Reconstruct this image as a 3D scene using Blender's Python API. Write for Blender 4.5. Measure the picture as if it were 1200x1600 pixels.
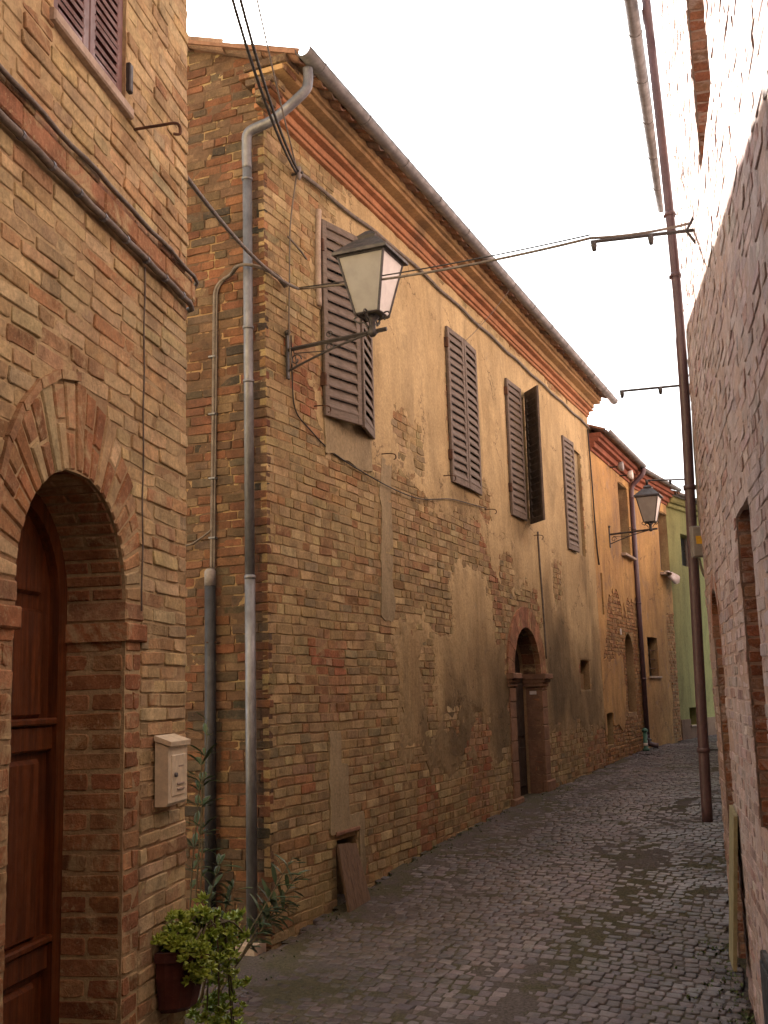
import bpy, math, random, functools
import numpy as np
from mathutils import Vector, noise
from mathutils.geometry import tessellate_polygon

# ------------------------------------------------------------------ clear
for o in list(bpy.data.objects):
    bpy.data.objects.remove(o, do_unlink=True)
SC = bpy.context.scene
COL = SC.collection
R = math.radians
rnd = random.Random(7)

# ------------------------------------------------------------------ camera
EYE = Vector((0, 0, 1.65))
PITCH, ROLL, FPX = R(9.5), R(1.6), 1700.0
cam = bpy.data.cameras.new('camera')
cam.sensor_fit = 'VERTICAL'
cam.sensor_height = 36.0
cam.sensor_width = 27.0
cam.lens = FPX / 1600.0 * 36.0
cam.clip_start = 0.05
cam.clip_end = 500
camo = bpy.data.objects.new('camera', cam)
COL.objects.link(camo)
cF = Vector((0, math.cos(PITCH), math.sin(PITCH)))
cR0 = Vector((1, 0, 0))
cU0 = Vector((0, -math.sin(PITCH), math.cos(PITCH)))
cR = cR0 * math.cos(ROLL) - cU0 * math.sin(ROLL)
cU = cR0 * math.sin(ROLL) + cU0 * math.cos(ROLL)
from mathutils import Matrix
m = Matrix((cR, cU, -cF)).transposed().to_4x4()
m.translation = EYE
camo.matrix_world = m
SC.camera = camo

# ------------------------------------------------------------------ sky, sun, exposure
SUN_AZ, SUN_EL = -22.0, 32.5
world = bpy.data.worlds.new('World')
SC.world = world
world.use_nodes = True
wn = world.node_tree.nodes
wl = world.node_tree.links
bg = wn['Background']
sky = wn.new('ShaderNodeTexSky')
sky.sky_type = 'NISHITA'
sky.sun_disc = False
sky.sun_elevation = R(SUN_EL)
sky.sun_rotation = R(SUN_AZ)
sky.altitude = 200
sky.air_density = 1.0
sky.dust_density = 3.0
sky.ozone_density = 1.0
hs = wn.new('ShaderNodeHueSaturation')          # thin white haze over the whole sky
hs.inputs['Saturation'].default_value = 0.05
wl.new(sky.outputs[0], hs.inputs['Color'])
wl.new(hs.outputs[0], bg.inputs['Color'])
bg.inputs['Strength'].default_value = 0.05

sl = bpy.data.lights.new('sun', 'SUN')
sl.energy = 5.0
sl.angle = R(0.5)
sl.color = (1.0, 0.96, 0.90)
so = bpy.data.objects.new('sun', sl)
COL.objects.link(so)
sdir = Vector((math.sin(R(SUN_AZ)) * math.cos(R(SUN_EL)), math.cos(R(SUN_AZ)) * math.cos(R(SUN_EL)), math.sin(R(SUN_EL))))
so.rotation_euler = sdir.to_track_quat('Z', 'Y').to_euler()
so.location = (0, 0, 30)

vs = SC.view_settings
SC.display_settings.display_device = 'sRGB'
vs.view_transform = 'Standard'
vs.look = 'None'
vs.exposure = 3.2
vs.gamma = 1.0
vs.use_curve_mapping = False
SC.cycles.use_denoising = True
SC.cycles.max_bounces = 8
SC.cycles.diffuse_bounces = 5
SC.render.film_transparent = False


def project(p):
    d = Vector(p) - EYE
    z = d.dot(cF)
    if z <= 0.05:
        return None
    return 600 + FPX * d.dot(cR) / z, 800 - FPX * d.dot(cU) / z, z


def in_view(p, mar=60):
    q = project(p)
    return q is not None and -mar < q[0] < 1200 + mar and -mar < q[1] < 1600 + mar


# ------------------------------------------------------------------ frames: u along a wall, v up, w out of it
class Frame:
    def __init__(s, O, az):
        a = R(az)
        s.O = Vector((O[0], O[1], 0))
        s.az = az
        s.d = Vector((math.sin(a), math.cos(a), 0))
        s.n = Vector((math.cos(a), -math.sin(a), 0))
        s.phi = math.pi / 2 - a

    def P(s, u, v, w=0.0):
        return s.O + s.d * u + s.n * w + Vector((0, 0, v))


FL = Frame((-0.9612, 4.0), 9.7)            # house beside the camera, door side
FM = Frame((-0.9496, 8.7), 23.2)           # long house, street side
FG = Frame((-0.9496, 8.7), 113.2)          # long house, gable (u runs negative away from the corner)
FR = Frame((2.5959, 8.8), 192.8)           # house across the street (u runs towards the camera)
p16 = FM.P(16.007, 0)
FB = Frame(p16, 29.0)                      # bend of the ochre house
p3 = FB.P(3.062, 0)
FK = Frame(p3, 36.0)                       # green house
FQ = Frame(FR.P(-0.15, 0), 19.5 + 180)     # far side of the house across the street


def lerp_table(tab, x):
    if x <= tab[0][0]:
        return tab[0][1]
    for (a, b), (c, d) in zip(tab, tab[1:]):
        if x <= c:
            k = (x - a) / (c - a)
            return b + (d - b) * k
    return tab[-1][1]


HT = [(-12, -0.47), (-6, -0.45), (-3, -0.41), (-1.2, -0.34), (0, -0.24), (1.4, -0.10), (2.8, 0.02), (5, 0.13), (7.3, 0.2), (11, 0.26), (15.4, 0.36), (22, 0.42), (60, 0.5)]
CT = [(-8, 0.0), (-4, -0.03), (-1, -0.055), (2, -0.05), (8, 0.0), (60, 0.0)]


def ground(t, L):
    return lerp_table(HT, t) + lerp_table(CT, t) * max(-3, min(6, L))


def ground_xy(x, y):
    q = Vector((x, y, 0)) - FM.O
    return ground(q.dot(FM.d), q.dot(FM.n))


# ------------------------------------------------------------------ materials
class NT:
    def __init__(s, name, rough=0.9, spec=0.3):
        s.m = bpy.data.materials.new(name)
        s.m.use_nodes = True
        s.n = s.m.node_tree.nodes
        s.l = s.m.node_tree.links
        s.b = s.n['Principled BSDF']
        s.b.inputs['Roughness'].default_value = rough
        s.b.inputs['Specular IOR Level'].default_value = spec
        g = s.n.new('ShaderNodeNewGeometry')
        s.pos = g.outputs['Position']
        s.nrm = None

    def _in(s, sock, v):
        if isinstance(v, bpy.types.NodeSocket):
            s.l.new(v, sock)
        elif v is not None:
            if hasattr(sock.default_value, '__len__') and not isinstance(v, (int, float)):
                v = tuple(v)
                if len(sock.default_value) == 4 and len(v) == 3:
                    v = v + (1,)
            sock.default_value = v

    def scaled(s, sc):
        q = s.n.new('ShaderNodeMapping')
        s.l.new(s.pos, q.inputs[0])
        q.inputs['Scale'].default_value = sc
        return q.outputs[0]

    def noise(s, scale, detail=4, rough=0.6, vec=None, dist=0.0):
        q = s.n.new('ShaderNodeTexNoise')
        s.l.new(vec or s.pos, q.inputs['Vector'])
        q.inputs['Scale'].default_value = scale
        q.inputs['Detail'].default_value = detail
        q.inputs['Roughness'].default_value = rough
        q.inputs['Distortion'].default_value = dist
        return q.outputs['Fac']

    def voro(s, scale, feature='DISTANCE_TO_EDGE', vec=None):
        q = s.n.new('ShaderNodeTexVoronoi')
        q.feature = feature
        s.l.new(vec or s.pos, q.inputs['Vector'])
        q.inputs['Scale'].default_value = scale
        return q.outputs['Distance']

    def ramp(s, v, a, b, lo=0.0, hi=1.0):
        q = s.n.new('ShaderNodeMapRange')
        q.interpolation_type = 'SMOOTHSTEP'
        s._in(q.inputs['Value'], v)
        q.inputs['From Min'].default_value = a
        q.inputs['From Max'].default_value = b
        q.inputs['To Min'].default_value = lo
        q.inputs['To Max'].default_value = hi
        return q.outputs[0]

    def math(s, op, a, b=None):
        q = s.n.new('ShaderNodeMath')
        q.operation = op
        s._in(q.inputs[0], a)
        if b is not None:
            s._in(q.inputs[1], b)
        return q.outputs[0]

    def mix(s, f, a, b, mode='MIX'):
        q = s.n.new('ShaderNodeMix')
        q.data_type = 'RGBA'
        q.blend_type = mode
        s._in(q.inputs['Factor'], f)
        s._in(q.inputs['A'], a)
        s._in(q.inputs['B'], b)
        return q.outputs['Result']

    def scale(s, c, f):
        q = s.n.new('ShaderNodeVectorMath')
        q.operation = 'SCALE'
        s._in(q.inputs[0], c)
        s._in(q.inputs['Scale'], f)
        return q.outputs[0]

    def bump(s, h, dist, strength=1.0):
        q = s.n.new('ShaderNodeBump')
        q.inputs['Strength'].default_value = strength
        q.inputs['Distance'].default_value = dist
        s.l.new(h, q.inputs['Height'])
        if s.nrm:
            s.l.new(s.nrm, q.inputs['Normal'])
        s.nrm = q.outputs[0]

    def tint(s, src):
        if src == 'obj':
            q = s.n.new('ShaderNodeObjectInfo')
            return q.outputs['Color']
        q = s.n.new('ShaderNodeAttribute')
        q.attribute_name = 'tint'
        return q.outputs['Color']

    def done(s, col, rough=None):
        s._in(s.b.inputs['Base Color'], col)
        if rough is not None:
            s._in(s.b.inputs['Roughness'], rough)
        if s.nrm:
            s.l.new(s.nrm, s.b.inputs['Normal'])
        return s.m


def brick_mat(name, src, mortar, smear=0.52, smear_amt=0.85, stain=None, stain_thr=0.56):
    k = NT(name, 0.92, 0.2)
    c = k.tint(src)
    c = k.scale(c, k.ramp(k.noise(7, 5), 0.3, 0.72, 0.72, 1.25))
    c = k.scale(c, k.ramp(k.noise(55, 4, 0.7), 0.3, 0.7, 0.8, 1.18))
    f = k.ramp(k.noise(4.5, 7, 0.72, dist=0.6), smear, smear + 0.13, 0.0, smear_amt)
    f2 = k.ramp(k.noise(38, 5, 0.75), 0.56, 0.66, 0.0, 0.55)
    mcol = k.scale(mortar, k.ramp(k.noise(60, 4), 0.3, 0.7, 0.85, 1.15))
    c = k.mix(f, c, mcol)
    c = k.mix(f2, c, mcol)
    if stain:
        f3 = k.ramp(k.noise(1.3, 6, 0.65, k.scaled((1, 1, 0.45))), stain_thr, stain_thr + 0.2, 0.0, 0.75)
        c = k.mix(f3, c, k.mix(0.6, c, stain, 'MIX'))
    pit = k.ramp(k.noise(75, 5, 0.8), 0.62, 0.70, 0, 0.6)
    c = k.mix(pit, c, k.scale(c, 0.45))
    k.bump(k.noise(22, 9, 0.75), 0.014, 0.9)
    k.bump(k.noise(110, 6, 0.75), 0.004, 0.9)
    return k.done(c)


def plaster_mat(name, c1, c2, c3, crack=True, stain=None, stain_thr=0.56, patch=0.6, rough=0.93, tinted=False):
    k = NT(name, rough, 0.2)
    c = k.mix(k.ramp(k.noise(1.1, 7, 0.65), 0.36, 0.64), c1, c2)
    c = k.mix(k.ramp(k.noise(2.7, 9, 0.72, dist=0.8), patch, patch + 0.09, 0, 0.8), c, c3)
    st = k.noise(1.0, 7, 0.72, k.scaled((1.5, 1.5, 0.45)), 1.2)
    c = k.scale(c, k.ramp(st, 0.35, 0.7, 1.12, 0.72))
    c = k.mix(k.ramp(k.noise(5.5, 8, 0.78, dist=1.0), 0.56, 0.68, 0, 0.45), c, k.scale(c, 1.35))
    c = k.mix(k.ramp(k.noise(3.6, 8, 0.75, dist=0.6), 0.57, 0.70, 0, 0.6), c, k.scale(c, 0.62))
    c = k.scale(c, k.ramp(k.noise(34, 6, 0.75), 0.3, 0.72, 0.8, 1.14))
    h = k.noise(13, 9, 0.72)
    if crack:
        q = k.n.new('ShaderNodeVectorMath')
        q.operation = 'MULTIPLY_ADD'
        w = k.n.new('ShaderNodeTexNoise')
        w.inputs['Scale'].default_value = 2.1
        w.inputs['Detail'].default_value = 7
        w.inputs['Roughness'].default_value = 0.7
        k.l.new(k.pos, w.inputs['Vector'])
        k.l.new(w.outputs['Color'], q.inputs[0])
        q.inputs[1].default_value = (0.7, 0.7, 0.7)
        k.l.new(k.pos, q.inputs[2])
        e = k.voro(0.9, vec=q.outputs[0])
        line = k.ramp(e, 0.002, 0.012, 1, 0)
        line = k.math('MULTIPLY', line, k.ramp(k.noise(1.6, 3), 0.46, 0.58))
        c = k.mix(k.math('MULTIPLY', line, 0.75), c, (0.07, 0.045, 0.03))
        pit = k.ramp(k.noise(9, 6, 0.8), 0.66, 0.72, 0, 0.75)
        c = k.mix(pit, c, (0.16, 0.09, 0.05))
    if stain:
        f3 = k.ramp(k.noise(0.8, 6, 0.65, k.scaled((1, 1, 0.4))), stain_thr, stain_thr + 0.22, 0.0, 0.8)
        c = k.mix(f3, c, stain)
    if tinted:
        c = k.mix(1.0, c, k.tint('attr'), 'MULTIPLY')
    k.bump(h, 0.018, 0.7)
    k.bump(k.noise(70, 6, 0.7), 0.004, 0.8)
    return k.done(c)


def simple_mat(name, c1, c2=None, scale=6, rough=0.6, spec=0.4, metal=0.0, bump=0.0, bscale=40, stretch=None, detail=5):
    k = NT(name, rough, spec)
    k.b.inputs['Metallic'].default_value = metal
    c2 = c2 or tuple(x * 0.7 for x in c1)
    v = k.scaled(stretch) if stretch else None
    c = k.mix(k.ramp(k.noise(scale, detail, 0.65, v), 0.35, 0.65), c1, c2)
    c = k.scale(c, k.ramp(k.noise(scale * 7, 4, 0.7, v), 0.3, 0.7, 0.86, 1.12))
    rr = k.ramp(k.noise(scale * 2, 4), 0.3, 0.7, max(0.05, rough - 0.12), min(1, rough + 0.12))
    if bump:
        k.bump(k.noise(bscale, 6, 0.7, v), bump, 0.8)
    return k.done(c, rr)


M = {}
MORT_L = (0.520, 0.407, 0.226)
MORT_M = (0.360, 0.270, 0.138)
MORT_R = (0.38, 0.295, 0.27)
for s_ in ('obj', 'attr'):
    M['brickL_' + s_] = brick_mat('left_brick_' + s_, s_, MORT_L, 0.50, 0.82)
    M['brickM_' + s_] = brick_mat('long_house_brick_' + s_, s_, MORT_M, 0.52, 0.8, (0.10, 0.085, 0.05), 0.55)
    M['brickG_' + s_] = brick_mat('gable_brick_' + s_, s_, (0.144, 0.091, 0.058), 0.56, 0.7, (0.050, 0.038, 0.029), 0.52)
    M['brickR_' + s_] = brick_mat('right_brick_' + s_, s_, MORT_R, 0.50, 0.85)
M['bedL'] = plaster_mat('left_mortar', MORT_L, (0.36, 0.235, 0.13), (0.30, 0.18, 0.10), False)
M['bedM'] = plaster_mat('long_house_mortar', MORT_M, (0.26, 0.16, 0.085), (0.20, 0.12, 0.07), False)
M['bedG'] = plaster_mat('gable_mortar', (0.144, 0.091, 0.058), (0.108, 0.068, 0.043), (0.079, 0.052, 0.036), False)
M['bedR'] = plaster_mat('right_mortar', MORT_R, (0.34, 0.22, 0.17), (0.27, 0.16, 0.12), False)
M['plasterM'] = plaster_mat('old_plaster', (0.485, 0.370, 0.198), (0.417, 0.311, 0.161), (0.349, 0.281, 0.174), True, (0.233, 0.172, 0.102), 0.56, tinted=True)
M['plasterGrey'] = plaster_mat('grey_render', (0.340, 0.276, 0.166), (0.285, 0.229, 0.138), (0.240, 0.198, 0.124), False)
M['plasterO'] = plaster_mat('ochre_plaster', (0.50, 0.315, 0.125), (0.41, 0.25, 0.105), (0.33, 0.225, 0.135), True, (0.22, 0.14, 0.08), 0.50, 0.54)
M['plasterK'] = plaster_mat('green_plaster', (0.255, 0.245, 0.10), (0.235, 0.222, 0.092), (0.22, 0.205, 0.088), False)
M['dado'] = plaster_mat('brown_dado', (0.20, 0.13, 0.09), (0.16, 0.10, 0.07), (0.14, 0.10, 0.07), False)
M['cornice'] = plaster_mat('cornice_paint', (0.40, 0.195, 0.10), (0.35, 0.165, 0.085), (0.31, 0.18, 0.115), False, (0.14, 0.085, 0.06), 0.54)
M['cornice2'] = plaster_mat('cornice_tan', (0.380, 0.247, 0.115), (0.310, 0.189, 0.092), (0.240, 0.158, 0.087), False, (0.120, 0.079, 0.046), 0.52)
M['redcornice'] = plaster_mat('red_cornice', (0.28, 0.105, 0.065), (0.23, 0.085, 0.052), (0.40, 0.27, 0.18), False)
M['terra'] = simple_mat('terracotta', (0.27, 0.15, 0.095), (0.20, 0.11, 0.072), 5, 0.9, 0.2, bump=0.004)
M['stone'] = simple_mat('worn_stone', (0.24, 0.14, 0.085), (0.17, 0.10, 0.065), 5, 0.9, 0.2, bump=0.008, bscale=25)
M['palestone'] = simple_mat('pale_stone', (0.42, 0.34, 0.27), (0.34, 0.27, 0.21), 7, 0.85, 0.3, bump=0.003)
M['tile_obj'] = brick_mat('roof_tile', 'obj', (0.20, 0.15, 0.11), 0.60, 0.5, (0.07, 0.06, 0.045), 0.5)
M['shutter'] = simple_mat('weathered_shutter', (0.175, 0.140, 0.113), (0.125, 0.100, 0.081), 9, 0.75, 0.3, stretch=(1, 1, 6), bump=0.002)
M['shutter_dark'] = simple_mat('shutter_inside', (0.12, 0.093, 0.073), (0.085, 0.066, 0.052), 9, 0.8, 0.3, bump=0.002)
M['shutterL'] = simple_mat('purple_brown_shutter', (0.145, 0.062, 0.055), (0.115, 0.05, 0.046), 5, 0.5, 0.45)
M['wood'] = simple_mat('varnished_door', (0.15, 0.043, 0.011), (0.065, 0.018, 0.005), 4, 0.42, 0.5, stretch=(12, 12, 0.6), bump=0.002, bscale=20)
M['darkwood'] = simple_mat('old_dark_door', (0.045, 0.03, 0.02), (0.03, 0.02, 0.014), 5, 0.8, 0.3, stretch=(6, 6, 0.6), bump=0.003)
M['greyboard'] = simple_mat('weathered_board', (0.19, 0.125, 0.08), (0.11, 0.072, 0.05), 8, 0.85, 0.25, stretch=(7, 7, 0.5), bump=0.004)
M['zinc'] = simple_mat('zinc_pipe', (0.20, 0.205, 0.22), (0.14, 0.143, 0.155), 5, 0.5, 0.5, metal=0.55, stretch=(1, 1, 0.5))
M['gutter'] = simple_mat('dull_gutter', (0.18, 0.178, 0.18), (0.125, 0.12, 0.118), 4, 0.55, 0.5, metal=0.45)
M['iron'] = simple_mat('lamp_iron', (0.055, 0.05, 0.05), (0.04, 0.036, 0.036), 8, 0.55, 0.5, metal=0.2)
M['rust'] = simple_mat('rusty_iron', (0.12, 0.06, 0.035), (0.07, 0.04, 0.03), 14, 0.85, 0.3)
M['steel'] = simple_mat('dark_steel_tube', (0.033, 0.034, 0.038), (0.023, 0.023, 0.026), 6, 0.55, 0.5, metal=0.2)
M['brownpipe'] = simple_mat('brown_pipe', (0.098, 0.056, 0.066), (0.076, 0.045, 0.054), 4, 0.45, 0.5)
M['cable'] = simple_mat('grey_cable', (0.17, 0.145, 0.12), (0.12, 0.10, 0.085), 12, 0.7, 0.3)
M['black'] = simple_mat('black_cable', (0.03, 0.028, 0.028), None, 12, 0.6, 0.3)
M['cream'] = simple_mat('cream_enamel', (0.72, 0.63, 0.45), (0.68, 0.59, 0.42), 4, 0.42, 0.5)
M['creamboard'] = simple_mat('cream_board', (0.24, 0.205, 0.115), (0.20, 0.17, 0.095), 4, 0.8, 0.3)
M['boxgrey'] = simple_mat('grey_plastic', (0.23, 0.21, 0.205), (0.20, 0.185, 0.18), 6, 0.55, 0.4)
M['yellow'] = simple_mat('yellow_mark', (0.62, 0.36, 0.03), None, 8, 0.6, 0.4)
M['ink'] = simple_mat('dark_ink', (0.04, 0.03, 0.025), None, 8, 0.7, 0.3)
M['white'] = simple_mat('white_paint', (0.66, 0.62, 0.58), (0.58, 0.54, 0.5), 8, 0.7, 0.3)
M['cloth'] = simple_mat('white_cloth', (0.66, 0.60, 0.57), (0.55, 0.45, 0.42), 8, 0.9, 0.2)
M['pot'] = simple_mat('brown_pot', (0.11, 0.032, 0.022), (0.075, 0.022, 0.017), 6, 0.6, 0.4, bump=0.002)
M['soil'] = simple_mat('soil', (0.05, 0.035, 0.025), None, 20, 0.95, 0.2, bump=0.01)
M['hydrant'] = simple_mat('green_enamel', (0.06, 0.17, 0.12), (0.04, 0.12, 0.09), 6, 0.5, 0.5)
M['glassdark'] = simple_mat('dark_pane', (0.018, 0.018, 0.017), None, 4, 0.35, 0.4)
M['stem'] = simple_mat('stem', (0.14, 0.12, 0.07), None, 10, 0.8, 0.3)


def leaf_mat(name, a, b):
    k = NT(name, 0.45, 0.4)
    c = k.mix(k.ramp(k.noise(9, 3), 0.35, 0.65), a, b)
    m_ = k.done(c)
    k.b.inputs['Subsurface Weight'].default_value = 0.0
    return m_


M['oleander'] = leaf_mat('oleander_leaf', (0.035, 0.065, 0.028), (0.055, 0.09, 0.035))
M['succulent'] = leaf_mat('succulent_leaf', (0.19, 0.28, 0.03), (0.29, 0.37, 0.05))
M['weed'] = leaf_mat('weed_leaf', (0.05, 0.08, 0.02), (0.08, 0.11, 0.03))


def glass_mat():
    k = NT('frosted_glass', 0.55, 0.5)
    c = k.mix(k.ramp(k.noise(7, 4), 0.35, 0.7), (0.32, 0.305, 0.27), (0.26, 0.245, 0.215))
    k.b.inputs['Transmission Weight'].default_value = 0.35
    return k.done(c)


M['glass'] = glass_mat()


def sett_mat(name, src):
    k = NT(name, 0.5, 0.5)
    c = k.tint(src)
    c = k.scale(c, k.ramp(k.noise(30, 5, 0.7), 0.3, 0.7, 0.75, 1.25))
    mo = k.ramp(k.noise(1.7, 7, 0.75), 0.53, 0.66, 0, 0.75)
    c = k.mix(mo, c, (0.034, 0.038, 0.013))
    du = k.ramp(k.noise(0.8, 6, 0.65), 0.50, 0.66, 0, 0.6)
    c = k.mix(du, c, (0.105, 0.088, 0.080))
    k.bump(k.noise(35, 6, 0.7), 0.008, 0.7)
    k.bump(k.noise(140, 4, 0.7), 0.002, 0.6)
    return k.done(c, k.ramp(k.noise(1.4, 5), 0.35, 0.65, 0.30, 0.62))


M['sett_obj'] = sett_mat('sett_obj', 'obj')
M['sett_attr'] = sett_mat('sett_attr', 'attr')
k = NT('street_bed', 0.95, 0.2)
c_ = k.mix(k.ramp(k.noise(1.7, 7, 0.75), 0.42, 0.58), (0.10, 0.085, 0.08), (0.080, 0.074, 0.045))
c_ = k.scale(c_, k.ramp(k.noise(50, 5, 0.7), 0.3, 0.7, 0.6, 1.3))
k.bump(k.noise(40, 7, 0.7), 0.02, 0.9)
M['bed'] = k.done(c_)

# ------------------------------------------------------------------ object helpers
ORG = {}


def link(o, parent=None, origin=None):
    COL.objects.link(o)
    origin = Vector(origin) if origin is not None else Vector((0, 0, 0))
    ORG[o] = origin
    if parent is not None:
        o.parent = parent
        o.location = origin - ORG[parent]
    else:
        o.location = origin
    return o


def thing(name, label, cat, origin, group=None):
    o = bpy.data.objects.new(name, None)
    o.empty_display_size = 0.1
    o['label'] = label
    o['category'] = cat
    if group:
        o['group'] = group
    return link(o, None, origin)


def tag(o, label, cat, group=None):
    o['label'] = label
    o['category'] = cat
    if group:
        o['group'] = group
    return o


def perp(a):
    a = a.normalized()
    b = Vector((0, 0, 1)) if abs(a.z) < 0.9 else Vector((1, 0, 0))
    x = a.cross(b).normalized()
    return x, a.cross(x).normalized()


class MB:
    """collects shapes in world coordinates"""

    def __init__(s):
        s.v = []
        s.f = []
        s.tint = None

    def add(s, vs_, fs):
        o = len(s.v)
        s.v.extend(tuple(p) for p in vs_)
        s.f.extend(tuple(i + o for i in f) for f in fs)
        return s

    def box(s, fr, u0, u1, v0, v1, w0, w1, bev=0.0):
        if bev <= 0:
            P = [fr.P(u, v, w) for w in (w0, w1) for v in (v0, v1) for u in (u0, u1)]
            s.add(P, [(0, 2, 3, 1), (4, 5, 7, 6), (0, 1, 5, 4), (2, 6, 7, 3), (0, 4, 6, 2), (1, 3, 7, 5)])
        else:
            b = bev
            ring = lambda e, w: [fr.P(u0 + e, v0 + e, w), fr.P(u1 - e, v0 + e, w), fr.P(u1 - e, v1 - e, w), fr.P(u0 + e, v1 - e, w)]
            P = ring(b, w0) + ring(0, w0 + b) + ring(0, w1 - b) + ring(b, w1)
            F = [(0, 3, 2, 1), (12, 13, 14, 15)]
            for r in range(3):
                for i in range(4):
                    j = (i + 1) % 4
                    F.append((r * 4 + i, r * 4 + j, r * 4 + 4 + j, r * 4 + 4 + i))
            s.add(P, F)
        return s

    def hexa(s, P):
        """8 corners: bottom 4 then top 4"""
        s.add(P, [(0, 3, 2, 1), (4, 5, 6, 7), (0, 1, 5, 4), (1, 2, 6, 5), (2, 3, 7, 6), (3, 0, 4, 7)])
        return s

    def tube(s, pts, r, n=8, cap=True):
        pts = [Vector(p) for p in pts]
        rs = r if isinstance(r, (list, tuple)) else [r] * len(pts)
        rings = []
        x = None
        for i, p in enumerate(pts):
            a = pts[min(i + 1, len(pts) - 1)] - pts[max(i - 1, 0)]
            if a.length < 1e-9:
                a = Vector((0, 0, 1))
            a.normalize()
            if x is None:
                x, y = perp(a)
            else:
                x = (x - a * x.dot(a))
                if x.length < 1e-6:
                    x, y = perp(a)
                x.normalize()
                y = a.cross(x)
            rings.append([p + (x * math.cos(2 * math.pi * k / n) + y * math.sin(2 * math.pi * k / n)) * rs[i] for k in range(n)])
        V = [q for rr in rings for q in rr]
        F = []
        for i in range(len(pts) - 1):
            for k in range(n):
                j = (k + 1) % n
                F.append((i * n + k, i * n + j, (i + 1) * n + j, (i + 1) * n + k))
        if cap:
            F.append(tuple(reversed(range(n))))
            F.append(tuple(range((len(pts) - 1) * n, len(pts) * n)))
        s.add(V, F)
        return s

    def sweep(s, prof, path):
        """prof: list of (a,b) ; path: list of (origin, A, B)"""
        n = len(prof)
        V = [o + A * a + B * b for (o, A, B) in path for (a, b) in prof]
        F = []
        for i in range(len(path) - 1):
            for k in range(n):
                j = (k + 1) % n
                F.append((i * n + k, i * n + j, (i + 1) * n + j, (i + 1) * n + k))
        F.append(tuple(reversed(range(n))))
        F.append(tuple(range((len(path) - 1) * n, len(path) * n)))
        s.add(V, F)
        return s

    def build(s, name, mat, parent=None, smooth=False, origin=None):
        V = np.array(s.v, float).reshape(-1, 3)
        if origin is None:
            lo, hi = V.min(0), V.max(0)
            origin = ((lo[0] + hi[0]) / 2, (lo[1] + hi[1]) / 2, lo[2])
        V = V - np.array(tuple(origin))
        me = bpy.data.meshes.new(name)
        me.from_pydata(V.tolist(), [], s.f)
        me.materials.append(mat)
        if s.tint is not None:
            at = me.color_attributes.new('tint', 'FLOAT_COLOR', 'POINT')
            t = np.ones((len(V), 4), np.float32)
            t[:, :3] = np.array(s.tint, np.float32)
            at.data.foreach_set('color', t.ravel())
        if smooth:
            me.polygons.foreach_set('use_smooth', [True] * len(me.polygons))
        me.update()
        return link(bpy.data.objects.new(name, me), parent, origin)


def bez(pts, n=8):
    """Catmull-Rom through the points"""
    pts = [Vector(p) for p in pts]
    if len(pts) < 3:
        return pts
    out = []
    for i in range(len(pts) - 1):
        p0 = pts[max(i - 1, 0)]
        p1, p2 = pts[i], pts[i + 1]
        p3_ = pts[min(i + 2, len(pts) - 1)]
        for k in range(n):
            t = k / n
            out.append(0.5 * ((2 * p1) + (p2 - p0) * t + (2 * p0 - 5 * p1 + 4 * p2 - p3_) * t * t + (-p0 + 3 * p1 - 3 * p2 + p3_) * t ** 3))
    out.append(pts[-1])
    return out


def sag(a, b, s_, n=14):
    a, b = Vector(a), Vector(b)
    return [a.lerp(b, i / n) - Vector((0, 0, s_ * 4 * (i / n) * (1 - i / n))) for i in range(n + 1)]


# ------------------------------------------------------------------ openings in walls
class Opening:
    def __init__(s, u0, u1, v0, v1, depth, arch=False, ring=0.0, margin=0.0):
        s.u0, s.u1, s.v0, s.v1, s.depth, s.arch, s.ring, s.margin = u0, u1, v0, v1, depth, arch, ring, margin

    def loop(s):
        if not s.arch:
            return [(s.u0, s.v0), (s.u1, s.v0), (s.u1, s.v1), (s.u0, s.v1)]
        r = (s.u1 - s.u0) / 2
        c = (s.u0 + s.u1) / 2
        sp = s.v1 - r
        return [(s.u0, s.v0), (s.u1, s.v0)] + [(c + r * math.cos(a), sp + r * math.sin(a)) for a in [math.pi * i / 20 for i in range(21)]]

    def block(s, v, h):
        """interval of u that a course centred at v may not use"""
        if v + h / 2 < s.v0 - s.margin:
            return None
        if not s.arch:
            if v - h / 2 > s.v1 + s.margin:
                return None
            return s.u0 - s.margin, s.u1 + s.margin
        r = (s.u1 - s.u0) / 2
        c = (s.u0 + s.u1) / 2
        sp = s.v1 - r
        Rr = r + s.ring
        if v <= sp:
            return s.u0 - s.margin, s.u1 + s.margin
        dv = v - h / 2 - sp
        if dv >= Rr:
            return None
        hw = math.sqrt(max(0, Rr * Rr - max(0, dv) ** 2))
        return c - hw, c + hw


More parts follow.
